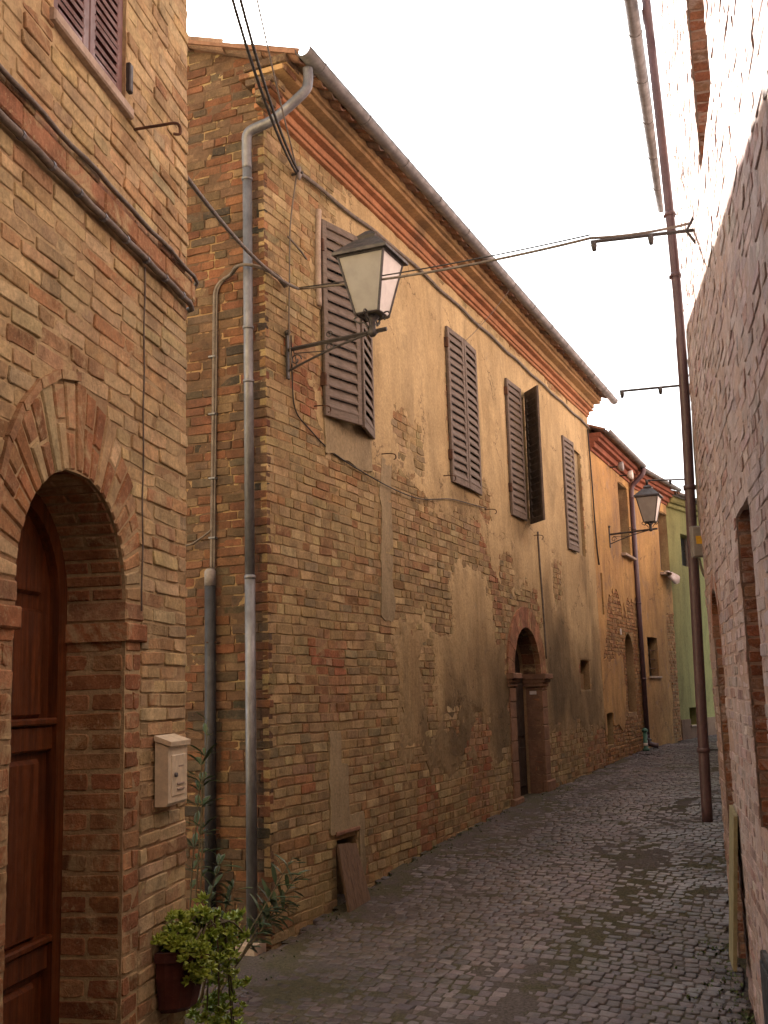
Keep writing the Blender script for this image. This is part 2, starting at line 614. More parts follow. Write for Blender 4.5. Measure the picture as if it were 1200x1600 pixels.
def wall_bed(name, fr, outline, ops, mat, parent, w=0.0):
    loops = [[Vector((u, v, 0)) for u, v in outline]] + [[Vector((u, v, 0)) for u, v in o.loop()] for o in ops]
    tris = tessellate_polygon(loops)
    flat = [p for lp in loops for p in lp]
    V = [fr.P(p.x, p.y, w) for p in flat]
    F = []
    for t in tris:
        a, b, c = (flat[i] for i in t)
        cr = (b.x - a.x) * (c.y - a.y) - (b.y - a.y) * (c.x - a.x)
        if abs(cr) < 1e-12:
            continue
        F.append(tuple(t) if cr > 0 else tuple(reversed(t)))
    if ops and len(outline) == 4 and not any(o.arch for o in ops):      # plain rectangles: cut into cells
        us = sorted({outline[0][0], outline[1][0]} | {x for o in ops for x in (o.u0, o.u1)})
        vs_ = sorted({outline[0][1], outline[2][1]} | {x for o in ops for x in (o.v0, o.v1)})
        V = [fr.P(u, v, w) for u in us for v in vs_]
        nv = len(vs_)
        F = []
        for i in range(len(us) - 1):
            for j in range(nv - 1):
                cu, cv = (us[i] + us[i + 1]) / 2, (vs_[j] + vs_[j + 1]) / 2
                if not any(o.u0 < cu < o.u1 and o.v0 < cv < o.v1 for o in ops):
                    F.append((i * nv + j, (i + 1) * nv + j, (i + 1) * nv + j + 1, i * nv + j + 1))
    mb = MB()
    mb.add(V, F)
    for o in ops:
        lp = o.loop()
        n = len(lp)
        base = [fr.P(u, v, w) for u, v in lp] + [fr.P(u, v, -o.depth) for u, v in lp]
        mb.add(base, [(i, (i + 1) % n, n + (i + 1) % n, n + i) for i in range(n)] + [tuple(range(n, 2 * n))])
    return mb.build(name, mat, parent)


def mass(mb, fr, u0, u1, v0, v1, depth, w=0.0):
    """top, sides and back behind a wall plane so that light cannot pass"""
    P = [fr.P(u, v, ww) for ww in (w - 0.006, -depth) for v in (v0, v1) for u in (u0, u1)]
    mb.add(P, [(4, 5, 7, 6), (2, 6, 7, 3), (0, 4, 6, 2), (1, 3, 7, 5)])
    return mb


# ------------------------------------------------------------------ bricks
def brick_pts(l, h, dep, out, r, near=True):
    """30 points of a worn brick in (u, v, w): back ring, rim ring, front ring"""
    cu = min(0.008, l * 0.05) * r.uniform(0.4, 1.5)
    cv = min(0.008, h * 0.16) * r.uniform(0.4, 1.5)
    a, b = l / 2, h / 2
    base = [(-a + cu, -b), (r.uniform(-.3, .3) * l, -b), (a - cu, -b), (a, -b + cv), (a, b - cv), (a - cu, b), (r.uniform(-.3, .3) * l, b), (-a + cu, b), (-a, b - cv), (-a, -b + cv)]
    js = min(1.0, l / 0.12)
    j = lambda q: r.uniform(-q, q) * js
    ring = [(u + j(0.003), v + j(0.0032)) for u, v in base]
    if r.random() < 0.16 and l > 0.1:                      # a chipped corner
        q = r.choice((0, 2, 5, 7))
        ring[q] = (ring[q][0] * 0.86, ring[q][1] * 0.72)
    tu, tv = j(0.0035), j(0.002)
    back = [(u, v, -dep) for u, v in ring]
    rim = [(u, v, out - 0.0035 + tu * u / a + tv * v / b + j(0.0012)) for u, v in ring]
    fr_ = [(u * (1 - 0.005 / l), v * (1 - 0.006 / h), out + tu * u / a + tv * v / b + j(0.001)) for u, v in ring]
    return back + rim + fr_


NR = 10
BF = [tuple(range(2 * NR, 3 * NR))]
for r_ in range(2):
    for i_ in range(NR):
        j_ = (i_ + 1) % NR
        BF.append((r_ * NR + i_, r_ * NR + j_, r_ * NR + NR + j_, r_ * NR + NR + i_))


def pick(pal, r):
    t = r.random() * sum(p[1] for p in pal)
    for c, w in pal:
        t -= w
        if t <= 0:
            break
    f = r.uniform(0.82, 1.18)
    return tuple(max(0.01, x * f * r.uniform(0.95, 1.05)) for x in c)


def layout(fr, u0, u1, v0, v1, ch, joint, ops, seed, keep=None, lens=((0.265, 3), (0.13, 2), (0.2, 1)), wave=0.006, out=(0.002, 0.008), ends=None):
    r = random.Random(seed)
    res = []
    v = v0
    row = 0
    while v < v1:
        h = ch * r.uniform(0.88, 1.12)
        vc = v + h / 2
        spans = [(u0, u1)]
        if ends:
            spans = [ends(vc)]
        for o in ops:
            b = o.block(vc, h)
            if b:
                ns = []
                for a, c in spans:
                    if b[1] <= a or b[0] >= c:
                        ns.append((a, c))
                    else:
                        if b[0] - a > 0.05:
                            ns.append((a, b[0]))
                        if c - b[1] > 0.05:
                            ns.append((b[1], c))
                spans = ns
        for a, c in spans:
            u = a
            first = True
            while u < c - 0.02:
                l = pick_len(lens, r)
                if first and row % 2:
                    l *= 0.55
                first = False
                l *= r.uniform(0.9, 1.1)
                if c - (u + l) < 0.07:
                    l = c - u
                uc = u + l / 2
                dv = wave * noise.noise(Vector((uc * 1.3, vc * 0.9, seed * 3.1))) * 2
                if keep is None or keep(uc, vc):
                    res.append((uc, vc + dv, l - joint * r.uniform(0.7, 1.4), h - joint * r.uniform(0.75, 1.35), r.uniform(*out), r.uniform(-0.02, 0.02)))
                u += l
        v += h
        row += 1
    return res


def pick_len(lens, r):
    t = r.random() * sum(x[1] for x in lens)
    for l, w in lens:
        t -= w
        if t <= 0:
            return l
    return lens[0][0]


_variants = {}


def brick_variant(l, mat_key, r, name='brick'):
    """shared meshes: nominal sizes, several worn shapes each"""
    nom = 0.26 if l > 0.22 else (0.19 if l > 0.155 else 0.12)
    idx = r.randrange(16)
    key = (nom, mat_key, idx, name)
    if key not in _variants:
        rr = random.Random(hash((nom, idx)) & 0xffff)
        pts = brick_pts(nom, 0.056, 0.05, 0.0, rr)
        me = bpy.data.meshes.new(name)
        # local x along the wall, -y out of it, z up
        me.from_pydata([(u, -w, v) for u, v, w in pts], [], BF)
        me.materials.append(M[mat_key + '_obj'])
        me.update()
        _variants[key] = me
    return _variants[key], nom


def lay_bricks(fr, bl, pal, mat_key, wall, house, seed, n_ind=300, name='brick', stuff='brickwork', bed=0.0, want=None):
    """the bricks that show largest as objects of their own, the rest as one part"""
    r = random.Random(seed)
    sc_ = []
    for i, b in enumerate(bl):
        p = fr.P(b[0], b[1], 0)
        q = project(p)
        if q and -20 < q[0] < 1220 and -20 < q[1] < 1620 and (want is None or want(b[0], b[1])):
            e = project(fr.P(b[0] + b[2] / 2, b[1], 0))
            e2 = project(fr.P(b[0] - b[2] / 2, b[1], 0))
            wpx = abs(e[0] - e2[0]) if e and e2 else 0
            sc_.append((-(wpx * b[3] * FPX / q[2]), i))
    sc_.sort()
    single = set(i for _, i in sc_[:n_ind])
    mb = MB()
    T = []
    for i, (uc, vc, l, h, ot, rot) in enumerate(bl):
        col = pick(pal(uc, vc) if callable(pal) else pal, r)
        if i in single:
            me, nom = brick_variant(l, mat_key, r, name)
            o = bpy.data.objects.new(name, me)
            link(o, wall, fr.P(uc, vc, bed + ot))
            o.rotation_euler = (0, rot, fr.phi)
            o.scale = (l / nom, 1, h / 0.056)
            o.color = (*col, 1)
        else:
            cr, sr = math.cos(rot), math.sin(rot)
            pts = brick_pts(l, h, 0.05, ot, r)
            mb.add([fr.P(uc + u * cr - v * sr, vc + u * sr + v * cr, bed + w) for u, v, w in pts], BF)
            T.extend([col] * 30)
    if mb.v:
        mb.tint = T
        o = mb.build(stuff, M[mat_key + '_attr'], house)
        o['kind'] = 'stuff'


# ------------------------------------------------------------------ plaster sheets with ragged edges
def sheet(fr, u0, u1, v0, v1, st, field, wf, thick, ops=()):
    nu = int((u1 - u0) / st) + 1
    nv = int((v1 - v0) / st) + 1
    val = np.full((nu, nv), -1.0)
    for i in range(nu):
        for j in range(nv):
            val[i, j] = field(u0 + i * st, v0 + j * st)
    mb = MB()
    vid = {}

    def vert(key, u, v):
        if key not in vid:
            vid[key] = len(mb.v)
            mb.v.append(tuple(fr.P(u, v, wf(u, v))))
        return vid[key]

    segs = []
    uvof = {}
    for i in range(nu - 1):
        for j in range(nv - 1):
            c = [(i, j), (i + 1, j), (i + 1, j + 1), (i, j + 1)]
            x = [val[a] for a in c]
            if max(x) <= 0:
                continue
            poly = []
            cross = []
            for k in range(4):
                a, b = c[k], c[(k + 1) % 4]
                fa, fb = x[k], x[(k + 1) % 4]
                if fa > 0:
                    poly.append(vert(a, u0 + a[0] * st, v0 + a[1] * st))
                if (fa > 0) != (fb > 0):
                    t = fa / (fa - fb)
                    key = ('e',) + (min(a, b), max(a, b))
                    u = u0 + (a[0] + (b[0] - a[0]) * t) * st
                    v = v0 + (a[1] + (b[1] - a[1]) * t) * st
                    q = vert(key, u, v)
                    uvof[q] = (u, v)
                    poly.append(q)
                    cross.append(q)
            if len(poly) >= 3:
                mb.f.append(tuple(poly))
            if len(cross) >= 2:
                segs.append((cross[0], cross[1]))
    bk = {}
    for a, b in segs:
        for q in (a, b):
            if q not in bk:
                u, v = uvof[q]
                bk[q] = len(mb.v)
                mb.v.append(tuple(fr.P(u, v, wf(u, v) - thick)))
        mb.f.append((a, b, bk[b], bk[a]))
    return mb


def fbm(u, v, s=0.0, o=4):
    return noise.fractal(Vector((u, v, s)), 0.9, 2.1, o)


def rbox(u, v, u0, u1, v0, v1, rad=0.1):
    """signed distance, positive inside"""
    dx = max(u0 + rad - u, u - u1 + rad)
    dy = max(v0 + rad - v, v - v1 + rad)
    return -(math.hypot(max(dx, 0), max(dy, 0)) + min(max(dx, dy), 0) - rad)


def mortar(fr, u0, u1, v0, v1, st, ops, mat, house, seed, base=0.002, amp=0.0032, extra=None):
    def fld(u, v):
        f = min(u - u0 + .001, u1 - u + .001, v - v0 + .001, v1 - v + .001)
        for o in ops:
            if isinstance(o, Opening):
                b = Opening(o.u0, o.u1, o.v0, o.v1, 0, o.arch).block(v, 0.0)
                if b and v < o.v1:
                    f = min(f, max(b[0] - u, u - b[1], v - o.v1 if not o.arch else -1, o.v0 - v))
        if extra:
            f = min(f, extra(u, v))
        return f
    wf = lambda u, v: base + amp * fbm(u * 5, v * 8, seed, 4) + 0.0022 * noise.noise(Vector((u * 23, v * 30, seed)))
    return sheet(fr, u0, u1 + st, v0, v1 + st, st, fld, wf, 0.02).build('mortar', mat, house)


# ================================================================== STREET
def side(fr, x, y):
    q = Vector((x, y, 0)) - fr.O
    return q.dot(fr.d), q.dot(fr.n)


def in_street(x, y, mar=0.0):
    u, w = side(FM, x, y)
    if u > -0.02 and u < 16.2 and w < mar:
        return False
    if u <= -0.02 and w < -3.0:
        return False
    gu, gw = side(FG, x, y)
    if gu < 0 and gw < mar:
        return False
    bu, bw = side(FB, x, y)
    if u > 15.5 and bw < mar and bu < 3.3:
        return False
    ku, kw = side(FK, x, y)
    if bu > 2.8 and kw < mar:
        return False
    lu, lw = side(FL, x, y)
    if lu < 0.66 and lw < mar:
        return False
    ru, rw = side(FR, x, y)
    if ru > -0.15 and rw < mar:
        return False
    qu, qw = side(FQ, x, y)
    if qu < 0.05 and qw < mar:
        return False
    return True


def uneven(t, L):
    return 0.022 * noise.noise(Vector((t * 0.55, L * 0.8, 3.3))) + 0.008 * noise.noise(Vector((t * 2.3, L * 2.3, 9.1)))


def stp(t, L, dz=0.0):
    p = FM.P(t, 0, L)
    p.z = ground(t, L) + uneven(t, L) + dz
    return p


ts = [-60, -40, -25, -16] + [-12 + 0.4 * i for i in range(90)] + [26, 32, 45, 70]
Ls = [-60, -40, -25, -14, -9, -6] + [-4 + 0.4 * i for i in range(30)] + [10, 16, 25, 40, 60]
mb = MB()
for t in ts:
    for L in Ls:
        mb.v.append(tuple(stp(t, L, -0.024)))
nL = len(Ls)
for i in range(len(ts) - 1):
    for j in range(nL - 1):
        mb.f.append((i * nL + j, (i + 1) * nL + j, (i + 1) * nL + j + 1, i * nL + j + 1))
street = mb.build('street', M['bed'], None, True, (0, 0, 0))
street['kind'] = 'structure'
street['label'] = 'narrow cobbled street climbing between the brick houses'

r = random.Random(21)
SETT = [((0.080, 0.065, 0.068), 4), ((0.097, 0.079, 0.083), 3), ((0.067, 0.056, 0.062), 3), ((0.117, 0.097, 0.099), 2), ((0.086, 0.065, 0.062), 2)]
setts = []
t = -5.2
while t < 23.5:
    dt = r.uniform(0.074, 0.094)
    L = -3.2 + r.uniform(0, 0.1)
    while L < 8.5:
        dl = r.uniform(0.07, 0.12)
        bow = 0.22 * math.cos((L - 1.9) * 1.15) + 0.10 * noise.noise(Vector((t * 0.4, L * 0.7, 5)))
        tc, Lc = t + bow, L + dl / 2 + 0.04 * noise.noise(Vector((t * 0.8, L * 0.6, 15)))
        p = stp(tc, Lc)
        if in_street(p.x, p.y, 0.03) and in_view(p, 330):
            ru, rw = side(FR, p.x, p.y)
            gap = noise.noise(Vector((p.x * 2.2, p.y * 2.2, 0.5)))
            if not (L < 0.35 and gap > 0.28):
                setts.append((tc, Lc, dt - 0.008, dl - 0.008, p, r.uniform(-0.12, 0.12)))
        L += dl
    t += dt


def sett_pts(a, b, rr, hgt):
    V = []
    j = lambda x: rr.uniform(-x, x)
    base = [(-a / 2 + j(.006), -b / 2 + j(.006)), (a / 2 + j(.006), -b / 2 + j(.006)), (a / 2 + j(.006), b / 2 + j(.006)), (-a / 2 + j(.006), b / 2 + j(.006))]
    for f, z in ((1.0, -0.04), (1.0, hgt - 0.009), (0.93, hgt - 0.002), (0.7, hgt)):
        V += [(x * f, y * f, z + j(.0015)) for x, y in base]
    return V


SF = [(12, 13, 14, 15)]
for q in range(3):
    for i in range(4):
        SF.append((q * 4 + i, q * 4 + (i + 1) % 4, q * 4 + 4 + (i + 1) % 4, q * 4 + 4 + i))
sett_me = []
for i in range(14):
    me = bpy.data.meshes.new('sett')
    me.from_pydata(sett_pts(0.076, 0.087, random.Random(900 + i), 0.0), [], SF)
    me.materials.append(M['sett_obj'])
    me.polygons.foreach_set('use_smooth', [True] * len(me.polygons))
    sett_me.append(me)
order = sorted(range(len(setts)), key=lambda i: (setts[i][4] - EYE).length if in_view(setts[i][4], -8) else 99)
near = set(order[:300])
mb = MB()
T = []
for i, (tc, Lc, a, b, p, rot) in enumerate(setts):
    col = pick(SETT, r)
    pale = max(0, noise.noise(Vector((tc * 0.6, Lc * 0.9, 71)))) * 1.3 + 0.55 * math.exp(-((tc + 1.5) / 1.3) ** 2 - ((Lc - 2.9) / 0.9) ** 2)  # random pale stones plus a sheen painted into the colour by the right wall
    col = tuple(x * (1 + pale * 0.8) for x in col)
    gx = math.atan2(ground(tc + .2, Lc) - ground(tc - .2, Lc), .4)
    gy = math.atan2(ground(tc, Lc + .2) - ground(tc, Lc - .2), .4)
    hz = r.uniform(-0.004, 0.006)
    if i in near:
        o = bpy.data.objects.new('sett', sett_me[r.randrange(14)])
        link(o, street, p + Vector((0, 0, hz)))
        o.rotation_euler = (r.uniform(-.03, .03) + gy * -1 * -1, r.uniform(-.03, .03) - gx, FM.phi + rot)
        o.rotation_euler[0] = -gy + r.uniform(-.03, .03)
        o.scale = (a / 0.076, b / 0.087, 1)
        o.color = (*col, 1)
    else:
        cr, sr = math.cos(rot), math.sin(rot)
        sx, sy = math.tan(gx) + r.uniform(-.03, .03), math.tan(gy) + r.uniform(-.03, .03)
        vs3 = []
        for x, y, z in sett_pts(a, b, r, hz):
            X, Y = x * cr - y * sr, x * sr + y * cr
            vs3.append(p + FM.d * X + FM.n * Y + Vector((0, 0, z + X * sx + Y * sy)))
        mb.add(vs3, SF)
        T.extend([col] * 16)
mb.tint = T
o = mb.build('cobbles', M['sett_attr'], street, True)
o['kind'] = 'stuff'

# dirt and moss washed over the setts in patches
mb = MB()
du = 0.075
i0, i1, j0, j1 = int(-5 / du), int(14 / du), int(-1.6 / du), int(4.4 / du)
vid = {}
for i in range(i0, i1):
    for j in range(j0, j1):
        p = FM.P(i * du, 0, j * du)
        if in_street(p.x, p.y, 0.0) and in_view((p.x, p.y, ground(i * du, j * du)), 330):
            t, L = i * du, j * du
            h = -0.0055 + 0.007 * fbm(t * 0.9, L * 0.9, 41, 4) + 0.005 * fbm(t * 4, L * 4, 43, 3)
            edge = min(L, 0.35) / 0.35
            h += 0.010 * (1 - max(0, edge)) if t > 0 else 0.0
            if -0.8 < t < 9:
                h += 0.011 * max(0, 1 - L / 1.3) * (0.6 + 0.8 * fbm(t * 0.7, L, 51, 3))
            h += 0.0075 * math.exp(-((L - 2.05 - 0.12 * math.sin(t * .5)) / 0.34) ** 2) * (0.8 + fbm(t * 0.8, L * 2, 57, 3))
            vid[i, j] = len(mb.v)
            mb.v.append(tuple(stp(t, L, min(h, 0.008))))
for (i, j) in vid:
    q = [(i, j), (i + 1, j), (i + 1, j + 1), (i, j + 1)]
    if all(x in vid for x in q):
        mb.f.append(tuple(vid[x] for x in q))
o = mb.build('dirt', M['bed'], street, True)
o['kind'] = 'stuff'

# ================================================================== HOUSE BESIDE THE CAMERA (left)
LH = thing('brick_house', 'tan brick house with an arched doorway and a wall mailbox, nearest the camera', 'house', FL.P(0.63, -0.4), )
DOOR_L = Opening(-0.81, 0.0, -0.6, 2.42, 0.30, True, 0.0)
DOOR_L.ring = 0.12
WIN_L = Opening(-0.66, -0.06, 3.95, 5.35, 0.16)
wl_ = wall_bed('wall', FL, [(-9, -1.2), (0.63, -1.2), (0.63, 8.2), (-9, 8.2)], [DOOR_L, WIN_L], M['bedL'], LH)
mb = mass(MB(), FL, -9, 0.63, -1.2, 8.2, 7)
mb.build('rear_wall', M['bedL'], LH)
PAL_L = [((0.490, 0.365, 0.194), 5), ((0.450, 0.320, 0.166), 4), ((0.520, 0.401, 0.226), 4), ((0.380, 0.222, 0.110), 1.4), ((0.400, 0.314, 0.184), 2), ((0.440, 0.284, 0.152), 2)]
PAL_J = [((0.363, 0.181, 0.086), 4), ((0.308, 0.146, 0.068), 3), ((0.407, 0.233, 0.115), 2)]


class RingBlock:
    """keeps courses out of the voussoir ring, which is thicker at the crown"""

    def block(s, v, h):
        c, sp = -0.405, 2.015
        if v < sp:
            return -0.81 - 0.14, 0.14
        best = None
        for i in range(41):
            a = math.pi * i / 40
            rr = rext(a)
            if sp + rr * math.sin(a) >= v - h * 0.5:
                x = c + rr * math.cos(a)
                best = (min(best[0], x), max(best[1], x)) if best else (x, x)
        return best


def rext(a):
    return 0.405 + 0.13 + 0.165 * math.sin(a) ** 2


class Band:
    def __init__(s, v0, v1):
        s.v0, s.v1 = v0, v1

    def block(s, v, h):
        return (-99, 99) if s.v0 < v < s.v1 else None


bl = layout(FL, -2.7, 0.635, -0.5, 5.6, 0.0585, 0.009, [RingBlock(), WIN_L, Band(3.385, 3.50)], 5,
            ends=lambda v: (-2.7, 0.632 + 0.012 * noise.noise(Vector((v * 6, 1, 1)))), out=(0.002, 0.010), wave=0.006)
mortar(FL, -2.7, 0.628, -0.5, 5.6, 0.03, [DOOR_L, WIN_L], M['bedL'], LH, 3, 0.0005, 0.004)
# jamb bricks of the doorway (drawn on the face, quoin-like, alternating)
r = random.Random(31)
v = -0.5
row = 0
jb = []
while v < 1.86:
    h = 0.0705
    w_ = 0.14
    for sgn, e in ((1, 0.0), (-1, -0.81)):
        if row % 2:
            jb.append((e + sgn * w_ / 2, v + h / 2, w_ - 0.012, h - 0.013, 0.005, 0))
        else:
            jb.append((e + sgn * 0.036, v + h / 2, 0.062, h - 0.013, 0.004, 0))
            jb.append((e + sgn * 0.105, v + h / 2, 0.060, h - 0.013, 0.004, 0))
    v += h
    row += 1
lay_bricks(FL, bl, PAL_L, 'brickL', wl_, LH, 11, 300, 'brick', 'brickwork')
lay_bricks(FL, jb, PAL_J, 'brickL', wl_, LH, 12, 200, 'jamb_brick', 'jamb_brickwork')
# reveal bricks, both jambs, seen inside the opening
FRV = Frame(FL.P(0, 0), 9.7 + 90)         # plane of the far jamb, faces the camera; u negative runs into the wall
rb = []
v = -0.5
row = 0
r = random.Random(33)
while v < 1.86:
    h = 0.0705
    if row % 2:
        rb.append((-0.128, v + h / 2, 0.236, h - 0.013, 0.003, 0))
    else:
        rb.append((-0.188, v + h / 2, 0.105, h - 0.013, 0.003, 0))
        rb.append((-0.066, v + h / 2, 0.114, h - 0.013, 0.003, 0))
    v += h
    row += 1
lay_bricks(FRV, rb, PAL_J, 'brickL', wl_, LH, 13, 200, 'reveal_brick', 'reveal_brickwork')
# voussoirs on the face and bricks lining the intrados
r = random.Random(34)
cA, sA, rA = -0.405, 2.015, 0.405
NV = 25
for i in range(NV):
    a0, a1 = math.pi * i / NV, math.pi * (i + 1) / NV
    am = (a0 + a1) / 2
    ro = rext(am) + r.uniform(-0.012, 0.012)
    parts = [(rA, ro)] if (i % 3 == 0 or ro - rA < 0.17) else [(rA, rA + (ro - rA) * r.choice((0.42, 0.55))), (0, ro)]
    if len(parts) == 2:
        parts[1] = (parts[0][1] + 0.012, ro)
    for q0, q1 in parts:
        g = 0.006
        w1 = 0.006 + r.uniform(-0.002, 0.004)
        pts = []
        for ww, e in ((-0.05, 0), (w1 - 0.006, 0), (w1, 0.005)):
            for rr, aa in ((q0 + e, a0 + (g + e) / max(q0, .3)), (q0 + e, a1 - (g + e) / max(q0, .3)), (q1 - e, a1 - (g + e) / q1), (q1 - e, a0 + (g + e) / q1)):
                pts.append(FL.P(cA + rr * math.cos(aa), sA + rr * math.sin(aa), ww))
        mb = MB()
        mb.add(pts, [(8, 11, 10, 9)] + [(k_ * 4 + a, k_ * 4 + 4 + a, k_ * 4 + 4 + (a + 1) % 4, k_ * 4 + (a + 1) % 4) for k_ in range(2) for a in range(4)])
        o = mb.build('voussoir', M['brickL_obj'], wl_)
        o.color = (*pick(PAL_J if r.random() < 0.6 else PAL_L, r), 1)
    # intrados lining
    spl = [(-0.012, -0.245)] if i % 2 else [(-0.012, -0.125), (-0.14, -0.245)]
    for w0, w1 in spl:
        mb = MB()
        pts = []
        for rr, e in ((rA + 0.03, 0), (rA - 0.002, 0), (rA - 0.006, 0.004)):
            for aa, ww in ((a0 + (0.006 + e) / rA, w0 - e), (a1 - (0.006 + e) / rA, w0 - e), (a1 - (0.006 + e) / rA, w1 + e), (a0 + (0.006 + e) / rA, w1 + e)):
                pts.append(FL.P(cA + rr * math.cos(aa), sA + rr * math.sin(aa), ww))
        mb.add(pts, [(8, 9, 10, 11)] + [(k_ * 4 + a, k_ * 4 + (a + 1) % 4, k_ * 4 + 4 + (a + 1) % 4, k_ * 4 + 4 + a) for k_ in range(2) for a in range(4)])
        o = mb.build('intrados_brick', M['brickL_obj'], wl_)
        o.color = (*pick(PAL_J, r), 1)
# hood of thin bricks over the arch crown
for i in range(6):
    a0, a1 = R(92 + i * 12), R(92 + (i + 1) * 12)
    mb = MB()
    e0, e1 = rext(a0), rext(a1)
    pts = [FL.P(cA + q * math.cos(a), sA + q * math.sin(a), w) for w in (-0.03, 0.02) for q, a in ((e0 + .012, a0 + .006), (e1 + .012, a1 - .006), (e1 + .042, a1 - .006), (e0 + .042, a0 + .006))]
    o = mb.hexa(pts).build('hood_brick', M['brickL_obj'], wl_)
    o.color = (0.36, 0.21, 0.11, 1)
# imposts
for e, sg in ((0.0, 1), (-0.81, -1)):
    mb = MB()
    u0, u1 = (e - 0.016, e + 0.17) if sg > 0 else (e - 0.17, e + 0.016)
    mb.box(FL, u0, u1, 1.868, 1.935, -0.25, 0.02, 0.006)
    o = mb.build('impost', M['brickL_obj'], wl_)
    o.color = (0.38, 0.17, 0.08, 1)
    mb = MB()
    mb.box(FL, u0 + sg * 0.01, u1 - 0.01, 1.947, 2.01, -0.25, 0.008, 0.006)
    o = mb.build('impost', M['brickL_obj'], wl_)
    o.color = (0.35, 0.20, 0.11, 1)
# string course with a flat terracotta band
SB = LH
mb = MB()
n = 14
for i in range(n):
    ua, ub = -9 + i * (9.63 / n), -9 + (i + 1) * (9.63 / n) - 0.004
mb = MB()
L0 = -2.7
i = 0
while L0 < 0.60:
    l = min(0.30, 0.655 - L0)
    o = MB().box(FL, L0, L0 + l - 0.006, 3.398, 3.478, -0.02, 0.034 + 0.002 * (i % 3), 0.006).build('string_course_brick', M['brickL_obj'], wl_)
    o.color = (*pick([((0.36, 0.185, 0.10), 1), ((0.40, 0.215, 0.12), 1)], rnd), 1)
    L0 += l
    i += 1
r = random.Random(37)
L0 = -2.7
while L0 < 0.62:                          # broken tile edge on top of the band
    l = r.uniform(0.10, 0.2)
    l = min(l, 0.66 - L0)
    o = MB().box(FL, L0, L0 + l - 0.008, 3.482, 3.512 + r.uniform(-.008, .012), -0.02, 0.018 + r.uniform(0, 0.025), 0.005).build('capping_tile', M['brickL_obj'], wl_)
    o.color = (*pick([((0.40, 0.27, 0.17), 1), ((0.32, 0.17, 0.10), 1)], r), 1)
    L0 += l

# window with louvred shutters
def shutter(house, fr, hu, hv0, hv1, width, ang, side_, mat, slat_mat, w0=0.015, thick=0.035, pitch=0.075, frame=0.06, mid=True, label=None, flip=1):
    """a louvred leaf hinged at u=hu; side_ = +1 leaf runs to +u, -1 to -u; ang opens it outwards"""
    a = R(ang)
    ax = fr.d * (side_ * math.cos(a)) + fr.n * math.sin(a)
    az = math.degrees(math.atan2(ax.x, ax.y))
    f = Frame((0, 0), az)
    o3 = fr.P(hu, 0, w0)
    f.O = Vector((o3.x, o3.y, 0))
    # choose the sign so that w points outdoors for a closed leaf
    s = 1 if f.n.dot(fr.n) * (1 if ang < 90 else -1) > 0 else -1
    W = lambda w: w * s
    mb = MB()
    lo, hi = hv0, hv1

    def bx(u0, u1, v0, v1, w0_, w1_, b=0.004):
        a_, b_ = sorted((W(w0_), W(w1_)))
        mb.box(f, u0, u1, v0, v1, a_, b_, b)
    bx(0, frame, lo, hi, 0, thick)
    bx(width - frame, width, lo, hi, 0, thick)
    bx(frame, width - frame, lo, lo + frame * 1.3, 0.001, thick - 0.001)
    bx(frame, width - frame, hi - frame * 1.1, hi, 0.001, thick - 0.001)
    ms = []
    if mid:
        mv = lo + (hi - lo) * 0.5
        bx(frame, width - frame, mv - frame * 0.6, mv + frame * 0.6, 0.001, thick - 0.001)
        ms = [(lo + frame * 1.3, mv - frame * 0.6), (mv + frame * 0.6, hi - frame * 1.1)]
    else:
        ms = [(lo + frame * 1.3, hi - frame * 1.1)]
    leaf = mb.build('shutter', mat, house)
    if label:
        leaf['label'] = label
    for q0, q1 in ms:
        n_ = max(1, int(round((q1 - q0) / pitch)))
        st = (q1 - q0) / n_
        for i_ in range(n_):
            vb = q0 + i_ * st
            jit = rnd.uniform(-.006, .006)
            t_ = 0.014
            P_ = []
            # tilted slat: low edge outside, high edge inside
            for u_ in (frame - 0.008, width - frame + 0.008):
                P_.append([f.P(u_, vb + 0.006 + jit, W(thick - 0.001)), f.P(u_, vb + 0.006 + t_ + jit, W(thick + 0.003)), f.P(u_, vb + st * 1.04 + jit * .4, W(0.006)), f.P(u_, vb + st * 1.04 - t_ + jit * .4, W(0.003))])
            sm = MB()
            sm.add(P_[0] + P_[1], [(0, 1, 2, 3), (7, 6, 5, 4), (0, 4, 5, 1), (1, 5, 6, 2), (2, 6, 7, 3), (3, 7, 4, 0)])
            sm.build('slat', slat_mat, leaf)
    return leaf, f, W


for hu, sd in ((-0.655, 1), (-0.065, -1)):
    lf, f_, W_ = shutter(LH, FL, hu, 3.955, 5.34, 0.292, 0.0, sd, M['shutterL'], M['shutterL'], w0=-0.05, thick=0.04, pitch=0.036, frame=0.05, mid=False)
mb = MB().box(FL, -0.70, -0.035, 3.905, 3.948, -0.12, 0.03, 0.006)
mb.build('window_sill', M['palestone'], LH)
for u in (-0.69, -0.055):
    MB().box(FL, u, u + 0.03, 4.02, 4.14, -0.06, 0.02, 0.004).build('hinge', M['iron'], LH)
# door
mb = MB()
n = 24
ri, ro_ = 0.335, 0.402
sp = 2.015
ol = [(-0.81 + 0.004, -0.6)] + [(cA + ro_ * math.cos(a), sp + ro_ * math.sin(a)) for a in [math.pi - math.pi * i / n for i in range(n + 1)]] + [(-0.004, -0.6)]
il = [(-0.74, -0.6)] + [(cA + ri * math.cos(a), sp + ri * math.sin(a)) for a in [math.pi - math.pi * i / n for i in range(n + 1)]] + [(-0.07, -0.6)]
k_ = len(ol)
V = [FL.P(u, v, w) for w in (-0.32, -0.225) for u, v in ol] + [FL.P(u, v, w) for w in (-0.32, -0.225) for u, v in il]
F = []
for i in range(k_ - 1):
    F += [(k_ + i, k_ + i + 1, 3 * k_ + i + 1, 3 * k_ + i), (2 * k_ + i, 3 * k_ + i, 3 * k_ + i + 1, 2 * k_ + i + 1)]
mb.add(V, F)
